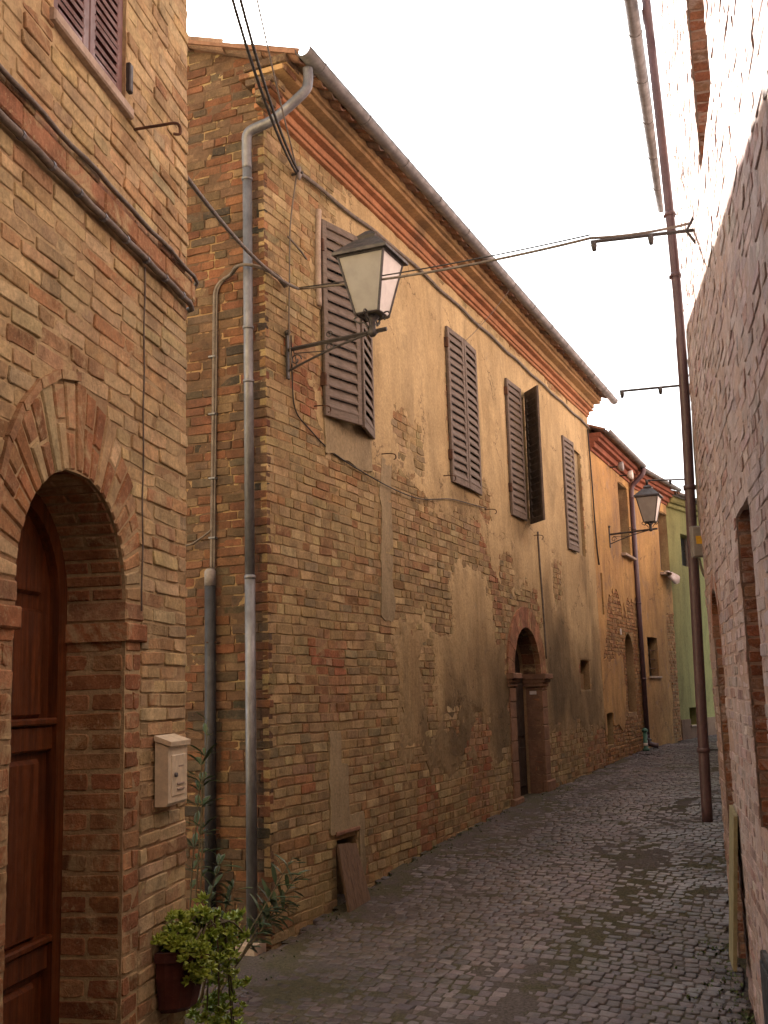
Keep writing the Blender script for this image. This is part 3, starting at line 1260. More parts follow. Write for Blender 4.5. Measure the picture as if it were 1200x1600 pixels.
dr = mb.build('door', M['wood'], LH)
dr['label'] = 'varnished reddish brown arched wooden door'
mb = MB()
mb.add([FL.P(u, v, -0.262) for u, v in il], [tuple(range(k_))])
mb.build('door_leaf', M['wood'], dr)
for v0, v1 in ((-0.3, 0.72), (0.86, 1.46), (1.60, 1.98)):
    MB().box(FL, -0.66, -0.15, v0, v1, -0.275, -0.242, 0.014).build('door_panel', M['wood'], dr)
for v0 in (0.745, 1.485):
    MB().box(FL, -0.738, -0.072, v0, v0 + 0.09, -0.275, -0.236, 0.008).build('door_rail', M['wood'], dr)
    MB().box(FL, -0.738, -0.072, v0 + 0.09, v0 + 0.115, -0.275, -0.22, 0.006).build('door_rail_moulding', M['wood'], dr)
pn = [(cA + 0.25 * math.cos(a), 2.03 + 0.25 * math.sin(a)) for a in [math.pi * i / 16 for i in range(17)]]
mb = MB()
mb.add([FL.P(u, v, -0.262) for u, v in pn] + [FL.P(cA + (u - cA) * .93, 2.03 + (v - 2.03) * .93 + .01, -0.242) for u, v in pn], [tuple(range(17, 34))] + [(i, (i + 1) % 17, 17 + (i + 1) % 17, 17 + i) for i in range(17)])
mb.build('door_panel', M['wood'], dr)
# roof, out of sight above the frame, its eave widened to cut skylight
MB().box(FL, -9.2, 0.85, 8.2, 8.35, -7.2, 0.8, 0.01).build('roof', M['terra'], LH)

# things on the left house
cab = [FL.P(-2.4 + 0.1 * i, 3.498 + 0.004 * math.sin(i * 1.7), 0.05 + 0.003 * math.sin(i)) for i in range(31)] + [FL.P(0.65, 3.49, 0.045), FL.P(0.665, 3.46, 0.02), FL.P(0.67, 3.43, -0.04)]
tag(MB().tube(cab, 0.009, 7).build('cable', M['cable'], None, True), 'thin grey cable lying on top of the terracotta string course', 'cable')
cab = [FL.P(-2.4 + 0.1 * i, 3.378 + 0.003 * math.sin(i * 2.1), 0.028) for i in range(31)] + [FL.P(0.65, 3.37, 0.02), FL.P(0.66, 3.36, -0.03)]
cn = tag(MB().tube(cab, 0.0135, 8).build('conduit', M['cable'], None, True), 'thicker grey conduit clipped under the terracotta string course', 'conduit')
for i in range(9):
    u = -1.1 + i * 0.2
    MB().tube([FL.P(u - .008, 3.378, 0.028), FL.P(u + .008, 3.378, 0.028)], 0.0165, 8).build('clip', M['zinc'], cn)
tag(MB().tube([FL.P(0.128 + 0.004 * math.sin(i), 3.36 - i * 0.055, 0.012) for i in range(26)], 0.0035, 5).build('wire', M['cable'], None), 'thin wire running straight down the tan brick beside the arch', 'wire')
hk = bez([FL.P(0.03, 3.90, -0.02), FL.P(0.03, 3.905, 0.1), FL.P(0.035, 3.91, 0.17), FL.P(0.05, 3.90, 0.185), FL.P(0.05, 3.87, 0.185), FL.P(0.035, 3.865, 0.165)], 5)
tag(MB().tube(hk, 0.006, 6).build('hook', M['rust'], None), 'small rusty iron hook below the purple-brown shutter sill', 'hook')

# mailbox
mbx = thing('mailbox', 'cream metal mailbox with a sloping lid on the tan brick pier', 'mailbox', FL.P(0.41, 1.24, 0.02))
u0, u1 = 0.27, 0.475
mb = MB()
prof = [(0.012, 1.25), (0.056, 1.25), (0.066, 1.262), (0.066, 1.472), (0.012, 1.495)]
mb.add([FL.P(u, v, w) for u in (u0, u1) for w, v in prof], [(0, 1, 2, 3, 4), (9, 8, 7, 6, 5)] + [(i, 5 + i, 5 + (i + 1) % 5, (i + 1) % 5) for i in range(5)])
mb.build('body', M['cream'], mbx)
mb = MB()
mb.hexa([FL.P(u0 - .006, 1.497, 0.01), FL.P(u1 + .006, 1.497, 0.01), FL.P(u1 + .006, 1.474, 0.078), FL.P(u0 - .006, 1.474, 0.078), FL.P(u0 - .006, 1.517, 0.01), FL.P(u1 + .006, 1.517, 0.01), FL.P(u1 + .006, 1.492, 0.08), FL.P(u0 - .006, 1.492, 0.08)])
mb.build('lid', M['cream'], mbx)
d_ = MB().box(FL, u0 + .03, u1 - .03, 1.285, 1.44, 0.064, 0.0705, 0.002).build('mailbox_door', M['cream'], mbx)
for v in (1.305, 1.325):
    MB().box(FL, u0 + .08, u1 - .05, v, v + 0.008, 0.069, 0.0755, 0.002).build('slot_bar', M['palestone'], d_)
MB().tube([FL.P(u0 + .06, 1.365, 0.069), FL.P(u0 + .06, 1.365, 0.08)], 0.009, 10).build('lock', M['zinc'], d_)
MB().box(FL, u0 + .10, u1 - .05, 1.392, 1.398, 0.0695, 0.0715).build('name_slot', M['palestone'], d_)

# hanging pot with a succulent
pt = thing('flower_pot', 'dark red-brown half pot hung on the brick corner holding a trailing succulent', 'pot', FL.P(0.42, 0.45, 0.02))
mb = MB()
n = 14
prof = [(0.075, 0.49), (0.10, 0.51), (0.125, 0.62), (0.135, 0.685), (0.147, 0.685), (0.147, 0.72), (0.13, 0.72), (0.12, 0.69)]
V = []
for rr, v in prof:
    for i in range(n + 1):
        a = math.pi * i / n
        rib = 1 + (0.018 if i % 2 else 0) * (v < 0.69)
        V.append(FL.P(0.42 - math.cos(a) * rr * 1.02 * rib, v, 0.015 + math.sin(a) * rr * 1.1 * rib))
F = []
for q in range(len(prof) - 1):
    for i in range(n):
        F.append((q * (n + 1) + i, q * (n + 1) + i + 1, (q + 1) * (n + 1) + i + 1, (q + 1) * (n + 1) + i))
    F.append((q * (n + 1), (q + 1) * (n + 1), (q + 1) * (n + 1) + n, q * (n + 1) + n))
F.append(tuple(range(n, -1, -1)))
mb.add(V, F)
mb.build('pot_body', M['pot'], pt)
mb = MB()
mb.add([FL.P(0.42 - math.cos(math.pi * i / n) * 0.122, 0.70, 0.016 + math.sin(math.pi * i / n) * 0.135) for i in range(n + 1)], [tuple(range(n, -1, -1))])
mb.build('soil', M['soil'], pt)
r = random.Random(51)


def rosette(mb, p, up, size, rr, n=11):
    up = up.normalized()
    x, y = perp(up)
    for i in range(n):
        a = i * 2.399 + rr.uniform(-.2, .2)
        el = 0.25 + 0.95 * i / n
        d = (x * math.cos(a) + y * math.sin(a)) * math.cos(el) + up * math.sin(el)
        l = size * (1.0 - 0.45 * i / n) * rr.uniform(0.85, 1.15)
        s_ = d.cross(up)
        s_ = s_.normalized() * l * 0.28 if s_.length > 1e-4 else x * l * 0.28
        nn = s_.cross(d).normalized() * l * 0.1
        b = p + up * size * 0.25 * i / n
        mb.add([b, b + d * l * .55 + s_ - nn, b + d * l, b + d * l * .55 - s_ - nn, b + d * l * .5 + nn * 1.5], [(0, 1, 4), (1, 2, 4), (2, 3, 4), (3, 0, 4)])


sx = thing('succulent', 'bright green trailing succulent spilling out of the hanging pot', 'plant', FL.P(0.45, 0.72, 0.1))
mb, ms = MB(), MB()
for i in range(300):
    k_ = r.random()
    if k_ < 0.34:
        u, v, w = r.uniform(0.28, 0.60), 0.72 + abs(r.gauss(0, 0.045)), r.uniform(0.02, 0.17)
    elif k_ < 0.42:
        u, v, w = r.uniform(0.27, 0.42), r.uniform(0.60, 0.74), r.uniform(0.13, 0.19)
    elif k_ < 0.62:
        u, v, w = r.uniform(0.54, 0.78), 0.71 + r.gauss(0, 0.045), r.uniform(0.0, 0.2)
    else:
        h = r.uniform(0.0, 1.0)
        u, v, w = 0.70 + r.gauss(0, 0.06) - 0.02 * h, 0.74 - 0.46 * h, 0.13 + r.gauss(0, 0.055)
    p = FL.P(u, v, max(w, 0.02))
    rosette(mb, p, Vector((r.gauss(0, .45), -0.35 + r.gauss(0, .4), 0.8)), r.uniform(0.028, 0.046), r)
    if i % 9 == 0:
        ms.tube(bez([FL.P(0.5 + r.uniform(-.1, .1), 0.72, 0.1), FL.P((0.5 + u) / 2, max(v, .72) + 0.05, (0.1 + w) / 2 + .03), p], 4), 0.004, 4)
mb.build('leaves', M['succulent'], sx)
ms.build('stems', M['stem'], sx)

# ================================================================== LONG HOUSE
MH = thing('brick_house', 'long house of exposed brick and flaking plaster with brown louvred shutters', 'house', FM.P(0, -0.25))
HATCH = Opening(1.15, 1.56, -0.26, 0.45, 0.22)
DOOR_M = Opening(6.66, 8.0, -0.2, 2.53, 0.32, True, 0.30)
NICHE = Opening(10.55, 11.2, 1.62, 2.14, 0.2)
SLIT = Opening(12.32, 12.9, 0.62, 1.19, 0.2)
W4 = Opening(10.72, 11.45, 3.95, 5.85, 0.14)
WO = [Opening(1.08, 2.10, 4.22, 6.02, 0.12), Opening(4.46, 5.48, 4.18, 6.02, 0.12), Opening(6.92, 7.86, 4.12, 6.0, 0.2)]
SLOT = Opening(12.50, 12.66, 3.0, 3.78, 0.1)
UE = 12.15
OPM = [HATCH, DOOR_M, NICHE, W4] + WO
wm = wall_bed('wall', FM, [(0.0, -0.8), (UE, -0.8), (UE, 7.0), (0.0, 7.0)], OPM, M['bedM'], MH)
gab = [(-6.0, -0.8), (0, -0.8), (0, 7.16), (-4.0, 8.64), (-6.0, 7.9)]
wg = wall_bed('gable_wall', FG, gab, [], M['bedM'], MH)
mb = MB()
mb.add([FM.P(0.3, v, w) for w in (-0.3, -7.5) for v in (-0.8,)] + [FM.P(UE - .01, v, w) for w in (-0.004, -7.5) for v in (-0.8, 6.98)], [(2, 3, 5, 4)])
mb.add([FM.P(u, v, -7.5) for u, v in ((0, -.8), (UE, -.8), (UE, 7), (0, 7))], [(0, 3, 2, 1)])
mb.build('rear_wall', M['bedM'], MH)
PAL_M = [((0.310, 0.228, 0.116), 6), ((0.275, 0.201, 0.103), 4), ((0.345, 0.258, 0.132), 5), ((0.270, 0.155, 0.074), 1.8), ((0.235, 0.184, 0.106), 1.0), ((0.385, 0.298, 0.161), 2), ((0.300, 0.191, 0.092), 2)]
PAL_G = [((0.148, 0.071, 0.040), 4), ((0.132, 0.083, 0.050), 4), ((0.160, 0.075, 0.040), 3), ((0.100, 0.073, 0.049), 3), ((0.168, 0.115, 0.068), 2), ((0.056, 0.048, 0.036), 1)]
PAL_RED = [((0.27, 0.115, 0.058), 3), ((0.32, 0.18, 0.092), 3), ((0.28, 0.175, 0.10), 3)]


def pal_m(u, v):
    q = noise.noise(Vector((u * 0.9, v * 1.1, 4.4)))
    if q > 0.42:
        return PAL_RED
    return PAL_M


@functools.lru_cache(None)
def plaster_field(u, v):
    n1 = fbm(u * 1.1, v * 1.1, 2.0, 5)
    n2 = fbm(u * 4.2, v * 6.0, 7.0, 5)
    n3 = fbm(u * 13, v * 20, 17.0, 3)
    e = 0.20 * n1 + 0.13 * n2 + 0.05 * n3
    f = -9
    # upper plaster, its lower edge wanders
    low = lerp_table([(0.8, 4.5), (1.0, 4.0), (2.2, 3.75), (2.9, 3.85), (4.2, 3.75), (5.5, 3.7), (5.9, 3.3), (6.6, 3.1), (8.2, 2.9), (9, 2.3), (12.2, 2.2)], u)
    f = max(f, min(v - low, (u - 0.92) * 0.8 - max(0, (v - 5.9)) * 0.35, 6.75 - v) * 0.9 + e)
    # narrow repair strip going down
    # big lower patch left of the arched door
    f = max(f, rbox(u, v, 2.6, 6.45, 0.85, 2.35, 0.3) + e * 1.1 + 0.02)
    f = max(f, rbox(u, v, 4.2, 6.0, 1.6, 3.1, 0.3) + e * 1.1)
    # right of the door, down to shin height
    f = max(f, rbox(u, v, 8.15, 12.6, 0.95, 3.0, 0.2) + e * 1.3)
    # bare holes
    for hu, hv, hr in ((3.55, 1.92, 0.2), (4.05, 1.27, 0.07), (4.35, 1.25, 0.07), (6.55, 3.15, 0.35), (6.4, 2.65, 0.2), (3.6, 1.35, 0.1), (5.2, 0.95, 0.25), (9.3, 3.4, 0.25), (5.75, 4.1, 0.16), (2.9, 4.5, 0.16), (3.4, 4.35, 0.12)):
        f = min(f, math.hypot(u - hu, (v - hv) * 0.8) - hr + e * 0.8)
    # openings
    for o in OPM:
        b = o.block(v, 0.0)
        if b:
            f = min(f, max(b[0] - u, u - b[1]) - 0.015 if (v < o.v1 + o.ring) else f)
            if not o.arch and (v > o.v1 or v < o.v0):
                pass
    return f


def pl_w(base):
    return lambda u, v: base + 0.006 * fbm(u * 1.7, v * 1.7, 11.0, 3) + 0.003 * noise.noise(Vector((u * 9, v * 9, 1)))


def keep_m(u, v):
    return plaster_field(u, v) < 0.24


bl = layout(FM, 0.0, UE, -0.7, 6.62, 0.083, 0.011, OPM, 61, keep=keep_m, out=(0.002, 0.0105), wave=0.008,
            ends=lambda v: (-0.012 + 0.012 * noise.noise(Vector((v * 6, 1, 7))), UE))
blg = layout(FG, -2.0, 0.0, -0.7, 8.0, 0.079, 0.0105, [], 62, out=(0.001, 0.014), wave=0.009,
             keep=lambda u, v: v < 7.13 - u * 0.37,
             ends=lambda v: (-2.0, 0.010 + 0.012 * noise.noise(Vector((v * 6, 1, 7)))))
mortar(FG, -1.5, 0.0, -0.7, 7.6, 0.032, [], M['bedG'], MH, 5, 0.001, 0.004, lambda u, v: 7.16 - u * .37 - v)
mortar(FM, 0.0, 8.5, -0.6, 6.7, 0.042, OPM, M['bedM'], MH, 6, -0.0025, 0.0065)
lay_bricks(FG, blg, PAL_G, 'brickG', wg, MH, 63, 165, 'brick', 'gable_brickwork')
lay_bricks(FM, bl, pal_m, 'brickM', wm, MH, 64, 150, 'brick', 'brickwork')
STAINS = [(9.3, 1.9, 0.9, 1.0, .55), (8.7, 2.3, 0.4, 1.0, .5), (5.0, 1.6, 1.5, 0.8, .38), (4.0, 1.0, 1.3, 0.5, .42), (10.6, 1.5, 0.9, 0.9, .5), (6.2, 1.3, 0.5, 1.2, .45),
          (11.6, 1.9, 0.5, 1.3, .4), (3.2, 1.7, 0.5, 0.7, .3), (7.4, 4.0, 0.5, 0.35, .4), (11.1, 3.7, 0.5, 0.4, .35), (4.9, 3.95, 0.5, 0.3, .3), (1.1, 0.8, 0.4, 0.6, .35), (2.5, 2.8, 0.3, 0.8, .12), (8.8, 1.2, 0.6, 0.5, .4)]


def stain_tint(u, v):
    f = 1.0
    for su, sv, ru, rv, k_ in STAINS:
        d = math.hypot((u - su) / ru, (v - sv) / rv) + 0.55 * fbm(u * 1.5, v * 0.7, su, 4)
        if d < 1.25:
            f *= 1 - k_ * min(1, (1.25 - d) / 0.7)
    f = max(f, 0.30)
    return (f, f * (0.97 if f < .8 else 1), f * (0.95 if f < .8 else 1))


def thin_w(u, v):
    k_ = max(0.0, min(1.0, plaster_field(round(u, 4), round(v, 4)) / 0.16))
    return 0.004 + 0.0105 * k_ + 0.0045 * fbm(u * 2.2, v * 2.2, 11.0, 4) + 0.0015 * noise.noise(Vector((u * 9, v * 9, 1)))


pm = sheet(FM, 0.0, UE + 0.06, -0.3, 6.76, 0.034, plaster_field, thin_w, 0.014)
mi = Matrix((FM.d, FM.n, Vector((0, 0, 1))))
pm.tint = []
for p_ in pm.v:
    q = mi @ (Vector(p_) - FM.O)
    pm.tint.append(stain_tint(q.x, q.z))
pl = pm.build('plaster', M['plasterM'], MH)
# grey render panels under the first window and in the walled half of the last one
FGREY = lambda u, v: rbox(u, v, 1.05, 2.12, 3.82, 4.25, 0.03) + 0.05 * fbm(u * 2, v * 2, 3, 4)
sheet(FM, 0.9, 2.3, 3.6, 4.3, 0.04, FGREY, pl_w(0.024), 0.03).build('render_patch', M['plasterGrey'], MH)
FSTRIP = lambda u, v: min(max(rbox(u, v, 1.03, 1.27, 0.47, 1.34, 0.02), rbox(u, v, 1.2, 1.42, 0.47, 1.05, 0.02), rbox(u, v, 1.6, 1.72, 0.05, 0.6, 0.02), rbox(u, v, 1.03, 1.70, 0.49, 0.6, .02)) + 0.03 * fbm(u * 4, v * 4, 6, 4), max(1.14 - u, u - 1.61, v - .485))
sheet(FM, 0.9, 1.9, 0.0, 1.5, 0.025, FSTRIP, pl_w(0.016), 0.03).build('render_patch', M['plasterGrey'], MH)
FSTR2 = lambda u, v: rbox(u, v, 2.33 - 0.05 * (4 - v), 2.60 - .02 * (4 - v), 2.4, 4.05, 0.03) + 0.07 * fbm(u * 3, v * 2.2, 9, 4)
sheet(FM, 2.0, 2.9, 2.2, 4.2, 0.028, FSTR2, pl_w(0.0135), 0.03).build('render_patch', M['plasterGrey'], MH)
MB().box(FM, 10.73, 11.44, 3.96, 5.84, -0.13, -0.05).build('walled_window', M['plasterGrey'], MH)
r = random.Random(66)
# loose brick heads in the foot of the gable corner stand proud
for i in range(6):
    o = MB().box(FG, -0.5 - 0.07 * i, -0.43 - 0.07 * i + 0.02, 1.95 - i * 0.02, 2.0 - i * 0.02, -0.02, 0.02, 0.006)

# cornice: four courses stepping out under the gutter
def course(u0, u1, v0, v1, w, mat, ret=True, step=0.35, seed=1):
    mb = MB()
    rr = random.Random(seed)
    n_ = max(1, int((u1 - u0) / step))
    prof = [(-0.05, v0), (w - 0.006, v0), (w, v0 + 0.006), (w, v1 - 0.006), (w - 0.006, v1), (-0.05, v1)]
    path = []
    for i in range(n_ + 1):
        u = u0 + (u1 - u0) * i / n_
        dw = rr.uniform(-0.004, 0.004)
        dv = 0.01 * noise.noise(Vector((u * 0.7, seed, 2)))
        path.append((FM.P(u, dv, dw), FM.n, Vector((0, 0, 1))))
    mb.sweep(prof, path)
    return mb.build('cornice_course', mat, MH)


course(-0.06, UE + .02, 6.66, 6.70, 0.05, M['cornice'], seed=1)
course(-0.05, UE + .02, 6.704, 6.775, 0.07, M['cornice'], seed=2)
course(-0.09, UE + .05, 6.779, 6.82, 0.135, M['cornice'], seed=3)
course(-0.08, UE + .04, 6.824, 6.90, 0.16, M['cornice2'], seed=4)
course(-0.14, UE + .08, 6.904, 6.95, 0.27, M['cornice2'], seed=5)
course(-0.12, UE + .06, 6.954, 7.03, 0.30, M['cornice2'], seed=6)
# brick ends of the cornice on the gable
r = random.Random(67)
for u0, u1, v0, v1 in ((0.0, 0.055, 6.66, 6.70), (0, 0.08, 6.705, 6.77), (0.0, 0.145, 6.78, 6.83), (-0.1, 0.17, 6.835, 6.895), (-0.16, 0.28, 6.905, 6.955), (-0.1, 0.31, 6.962, 7.03)):
    o = MB().box(FG, u0, u1, v0, v1, -0.1, 0.145 + r.uniform(-.015, .01), 0.006).build('corbel_brick', M['brickM_obj'], wg)
    o.color = (*pick(PAL_G, r), 1)

# roof: slab, verge tiles, barrel tiles
RS = 0.37


def roofz(w):
    return 7.20 - RS * w


mb = MB()
mb.hexa([FM.P(-0.16, roofz(.40) - .06, .40), FM.P(UE + .08, roofz(.40) - .06, .40), FM.P(UE + .08, roofz(-4) - .06, -4), FM.P(-0.16, roofz(-4) - .06, -4),
         FM.P(-0.16, roofz(.40) - .02, .40), FM.P(UE + .08, roofz(.40) - .02, .40), FM.P(UE + .08, roofz(-4) - .02, -4), FM.P(-0.16, roofz(-4) - .02, -4)])
mb.hexa([FM.P(-0.16, roofz(-4) - .06, -4), FM.P(UE + .08, roofz(-4) - .06, -4), FM.P(UE + .08, 7.4, -7.8), FM.P(-0.16, 7.4, -7.8),
         FM.P(-0.16, roofz(-4) - .02, -4), FM.P(UE + .08, roofz(-4) - .02, -4), FM.P(UE + .08, 7.44, -7.8), FM.P(-0.16, 7.44, -7.8)])
roof = mb.build('roof', M['terra'], MH)
PAL_T = [((0.24, 0.14, 0.092), 3), ((0.20, 0.125, 0.09), 3), ((0.27, 0.175, 0.125), 2), ((0.16, 0.11, 0.085), 2)]


def tile_mesh(length, r0, r1, name='tile', arc=1.0):
    n_ = 8
    V, F = [], []
    for end, rr in ((0, r0), (length, r1)):
        for th in (0, -0.014):
            for i in range(n_ + 1):
                a = math.pi * i / n_
                V.append((-(rr + th) * math.cos(a), end, (rr + th) * math.sin(a) * arc))
    m_ = n_ + 1
    for i in range(n_):
        F += [(i, i + 1, 2 * m_ + i + 1, 2 * m_ + i), (m_ + i, 3 * m_ + i, 3 * m_ + i + 1, m_ + i + 1), (i, m_ + i, m_ + i + 1, i + 1), (2 * m_ + i, 2 * m_ + i + 1, 3 * m_ + i + 1, 3 * m_ + i)]
    me = bpy.data.meshes.new(name)
    me.from_pydata(V, [], F)
    me.materials.append(M['tile_obj'])
    me.update()
    return me


tmesh = [tile_mesh(0.46, 0.088, 0.074), tile_mesh(0.45, 0.082, 0.07), tile_mesh(0.47, 0.09, 0.07)]


def place_tile(fr, parent, u, w, z, rr, slope=RS, seedcol=PAL_T):
    o = bpy.data.objects.new('tile', tmesh[rr.randrange(3)])
    link(o, parent, fr.P(u, z, w))
    # local y runs up the slope (towards -n)
    ang = math.atan(slope)
    nrm = fr.n
    yv = (-nrm * math.cos(ang) + Vector((0, 0, math.sin(ang))))
    xv = -fr.d
    zv = xv.cross(yv)
    mt = Matrix((xv, yv, zv)).transposed()
    o.rotation_euler = (mt @ Matrix.Rotation(rr.uniform(-.04, .04), 3, 'Z')).to_euler()
    o.color = (*pick(seedcol, rr), 1)
    return o


r = random.Random(71)
for row in range(2):
    u = -0.06
    while u < UE + 0.05:
        w = 0.44 - row * 0.38 + r.uniform(-.02, .02)
        place_tile(FM, roof, u, w, roofz(w) - 0.005 + r.uniform(-.008, .01), r)
        u += 0.205
for row in range(2, 11):                    # verge tiles climbing the gable
    w = 0.44 - row * 0.37
    place_tile(FM, roof, -0.08, w, roofz(w) + r.uniform(-.005, .012), r)


def gutter(fr, house, u0, u1, z, w, rad, mat, joints=0.9, slope=0.0):
    mb_ = MB()
    n_ = 10
    N = max(2, int((u1 - u0) / 0.6))
    prof = [(-rad * math.cos(math.pi * i / n_), -rad * math.sin(math.pi * i / n_)) for i in range(n_ + 1)] + [((rad - .006) * math.cos(math.pi * i / n_), -(rad - .006) * math.sin(math.pi * i / n_)) for i in range(n_ + 1)]
    mb_.sweep(prof, [(fr.P(u0 + (u1 - u0) * i / N, z + rad + slope * i / N, w), fr.n, Vector((0, 0, 1))) for i in range(N + 1)])
    g = mb_.build('gutter', mat, house, True)
    u = u0 + 0.3
    while u < u1:
        mj = MB()
        pr = [(-(rad + .005) * math.cos(math.pi * i / n_), -(rad + .005) * math.sin(math.pi * i / n_)) for i in range(n_ + 1)]
        mj.sweep(pr, [(fr.P(u - .012, z + rad, w), fr.n, Vector((0, 0, 1))), (fr.P(u + .012, z + rad, w), fr.n, Vector((0, 0, 1)))])
        mj.build('gutter_bracket', mat, g)
        u += joints
    return g


gutter(FM, MH, -0.15, UE + 0.42, 6.955, 0.47, 0.074, M['gutter'], 0.95)

# shutters
S, SD = M['shutter'], M['shutter_dark']
for (ua, ub), (va, vb), aL, aR, gp in (((1.03, 2.12), (4.17, 6.07), 13.5, 13.5, 'w1'), ((4.42, 5.52), (4.13, 6.07), 2, 2.5, 'w2')):
    wd = (ub - ua) / 2 - 0.004
    shutter(MH, FM, ua, va, vb, wd, aL, 1, S, S, pitch=0.105 if gp == 'w1' else 0.1, mid=False)
    shutter(MH, FM, ub, va, vb, wd, aR, -1, S, S, pitch=0.105 if gp == 'w1' else 0.1, mid=False)
shutter(MH, FM, 6.87, 4.07, 6.05, 0.66, 1.5, 1, S, S, pitch=0.1, mid=False)
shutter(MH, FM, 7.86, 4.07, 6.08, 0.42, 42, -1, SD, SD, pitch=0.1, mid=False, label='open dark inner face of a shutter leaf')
shutter(MH, FM, 10.05, 3.95, 5.88, 0.66, 2, 1, S, S, pitch=0.1, mid=False)
for u, v in ((1.02, 5.75), (1.02, 4.45), (4.40, 5.8), (4.4, 4.4), (6.85, 5.8), (6.85, 4.4)):
    MB().box(FM, u - .012, u + .018, v, v + 0.12, 0.0, 0.06, 0.004).build('hinge', M['rust'], MH)
for i, o_ in enumerate(WO):
    MB().box(FM, o_.u0 + .01, o_.u1 - .01, o_.v0 + .01, o_.v1 - .01, -0.115 if i < 2 else -0.19, -0.09 if i < 2 else -0.16).build('dark_window', M['glassdark'], MH)

# arched doorway: ring, moulded imposts, jambs, doors, threshold
cD, rD, sD = 7.33, 0.67, 1.86
r = random.Random(73)
NB = 13
for i in range(NB):
    a0, a1 = math.pi * i / NB, math.pi * (i + 1) / NB
    g = 0.004
    pts = []
    for w in (-0.05, 0.028 + r.uniform(-.003, .003)):
        for rr, aa in ((rD - .004, a0 + g), (rD - .004, a1 - g), (rD + 0.285, a1 - g), (rD + 0.285, a0 + g)):
            pts.append(FM.P(cD + rr * math.cos(aa), sD + rr * math.sin(aa), w))
    o = MB().hexa(pts).build('arch_stone', M['brickM_obj'], wm)
    o.color = (*pick([((0.30, 0.15, 0.08), 1), ((0.26, 0.13, 0.075), 1)], r), 1)
for u0, u1 in ((6.36, 6.70), (7.96, 8.30)):
    for v0, v1, w in ((1.70, 1.75, 0.05), (1.754, 1.80, 0.075), (1.804, 1.88, 0.11)):
        e = (w - 0.05) * 0.6
        MB().box(FM, u0 - e, u1 + e, v0, v1, -0.25, w, 0.01).build('impost', M['stone'], MH)
    v = -0.3
    i = 0
    while v < 1.68:
        h = min(r.uniform(0.2, 0.3), 1.696 - v)
        if h < 0.04:
            break
        o = MB().box(FM, u0 + 0.035, u1 - 0.035, v, v + h - 0.008, -0.22, 0.03 + r.uniform(-.003, .003), 0.008).build('jamb_stone', M['stone'], MH)
        v += h
MB().box(FM, 6.28, 6.74, -0.3, 0.26, -0.02, 0.06, 0.015).build('plinth', M['stone'], MH)
MB().box(FM, 7.93, 8.38, -0.1, 0.36, -0.02, 0.06, 0.015).build('plinth', M['stone'], MH)
dm = MB()
dm.box(FM, 6.67, 7.325, 0.12, 1.86, -0.30, -0.25, 0.006)
dm = dm.build('door', M['darkwood'], MH)
MB().box(FM, 7.335, 7.99, 0.12, 1.86, -0.30, -0.255, 0.006).build('door_leaf', M['darkwood'], dm)
for u0 in (6.76, 7.42):
    for v0, v1 in ((0.3, 0.85), (1.0, 1.75)):
        MB().box(FM, u0, u0 + 0.48, v0, v1, -0.26, -0.235, 0.01).build('door_panel', M['darkwood'], dm)
MB().box(FM, 6.67, 7.99, 1.865, 2.52, -0.315, -0.29).build('fanlight_board', M['darkwood'], dm)
MB().box(FM, 6.62, 8.12, 0.06, 0.165, -0.30, 0.30, 0.012).build('threshold', M['palestone'], MH)
# brick lining of the doorway far jamb
FDJ = Frame(FM.P(8.0, 0), 23.2 + 90)
rb = []
v = 0.2
row = 0
while v < 1.66:
    rb += [(-0.12, v + .036, 0.20, 0.06, 0.003, 0)] if row % 2 else [(-0.16, v + .036, 0.11, 0.06, 0.003, 0), (-0.055, v + .036, 0.085, 0.06, 0.003, 0)]
    v += 0.074
    row += 1
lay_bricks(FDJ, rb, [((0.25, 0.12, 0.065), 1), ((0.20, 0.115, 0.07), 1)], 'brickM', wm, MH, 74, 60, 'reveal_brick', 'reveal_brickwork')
tag(MB().box(FDJ, -0.16, -0.06, 1.585, 1.635, 0.005, 0.014, 0.002).build('number_plate', M['white'], None), 'small pale plate on the jamb of the dark arched doorway', 'plate')
# arch intrados bricks of the doorway
for i in range(13):
    a0, a1 = math.pi * i / 13, math.pi * (i + 1) / 13
    pts = [FM.P(cD + rr * math.cos(a), sD + rr * math.sin(a), w) for rr in (rD + 0.02, rD - 0.008) for a, w in ((a0 + .01, -0.06), (a1 - .01, -0.06), (a1 - .01, -0.24), (a0 + .01, -0.24))]
    o = MB().hexa(pts).build('intrados_brick', M['brickM_obj'], wm)
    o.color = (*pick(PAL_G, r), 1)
# niche and hatch
MB().box(FM, 10.56, 11.19, 1.63, 1.90, -0.19, -0.10).build('niche_fill', M['bedM'], MH)
MB().box(FM, 1.16, 1.55, -0.25, 0.44, -0.215, -0.19).build('hatch_back', M['darkwood'], MH)
MB().box(FM, 1.12, 1.60, 0.45, 0.485, -0.1, 0.03, 0.006).build('lintel', M['terra'], MH)
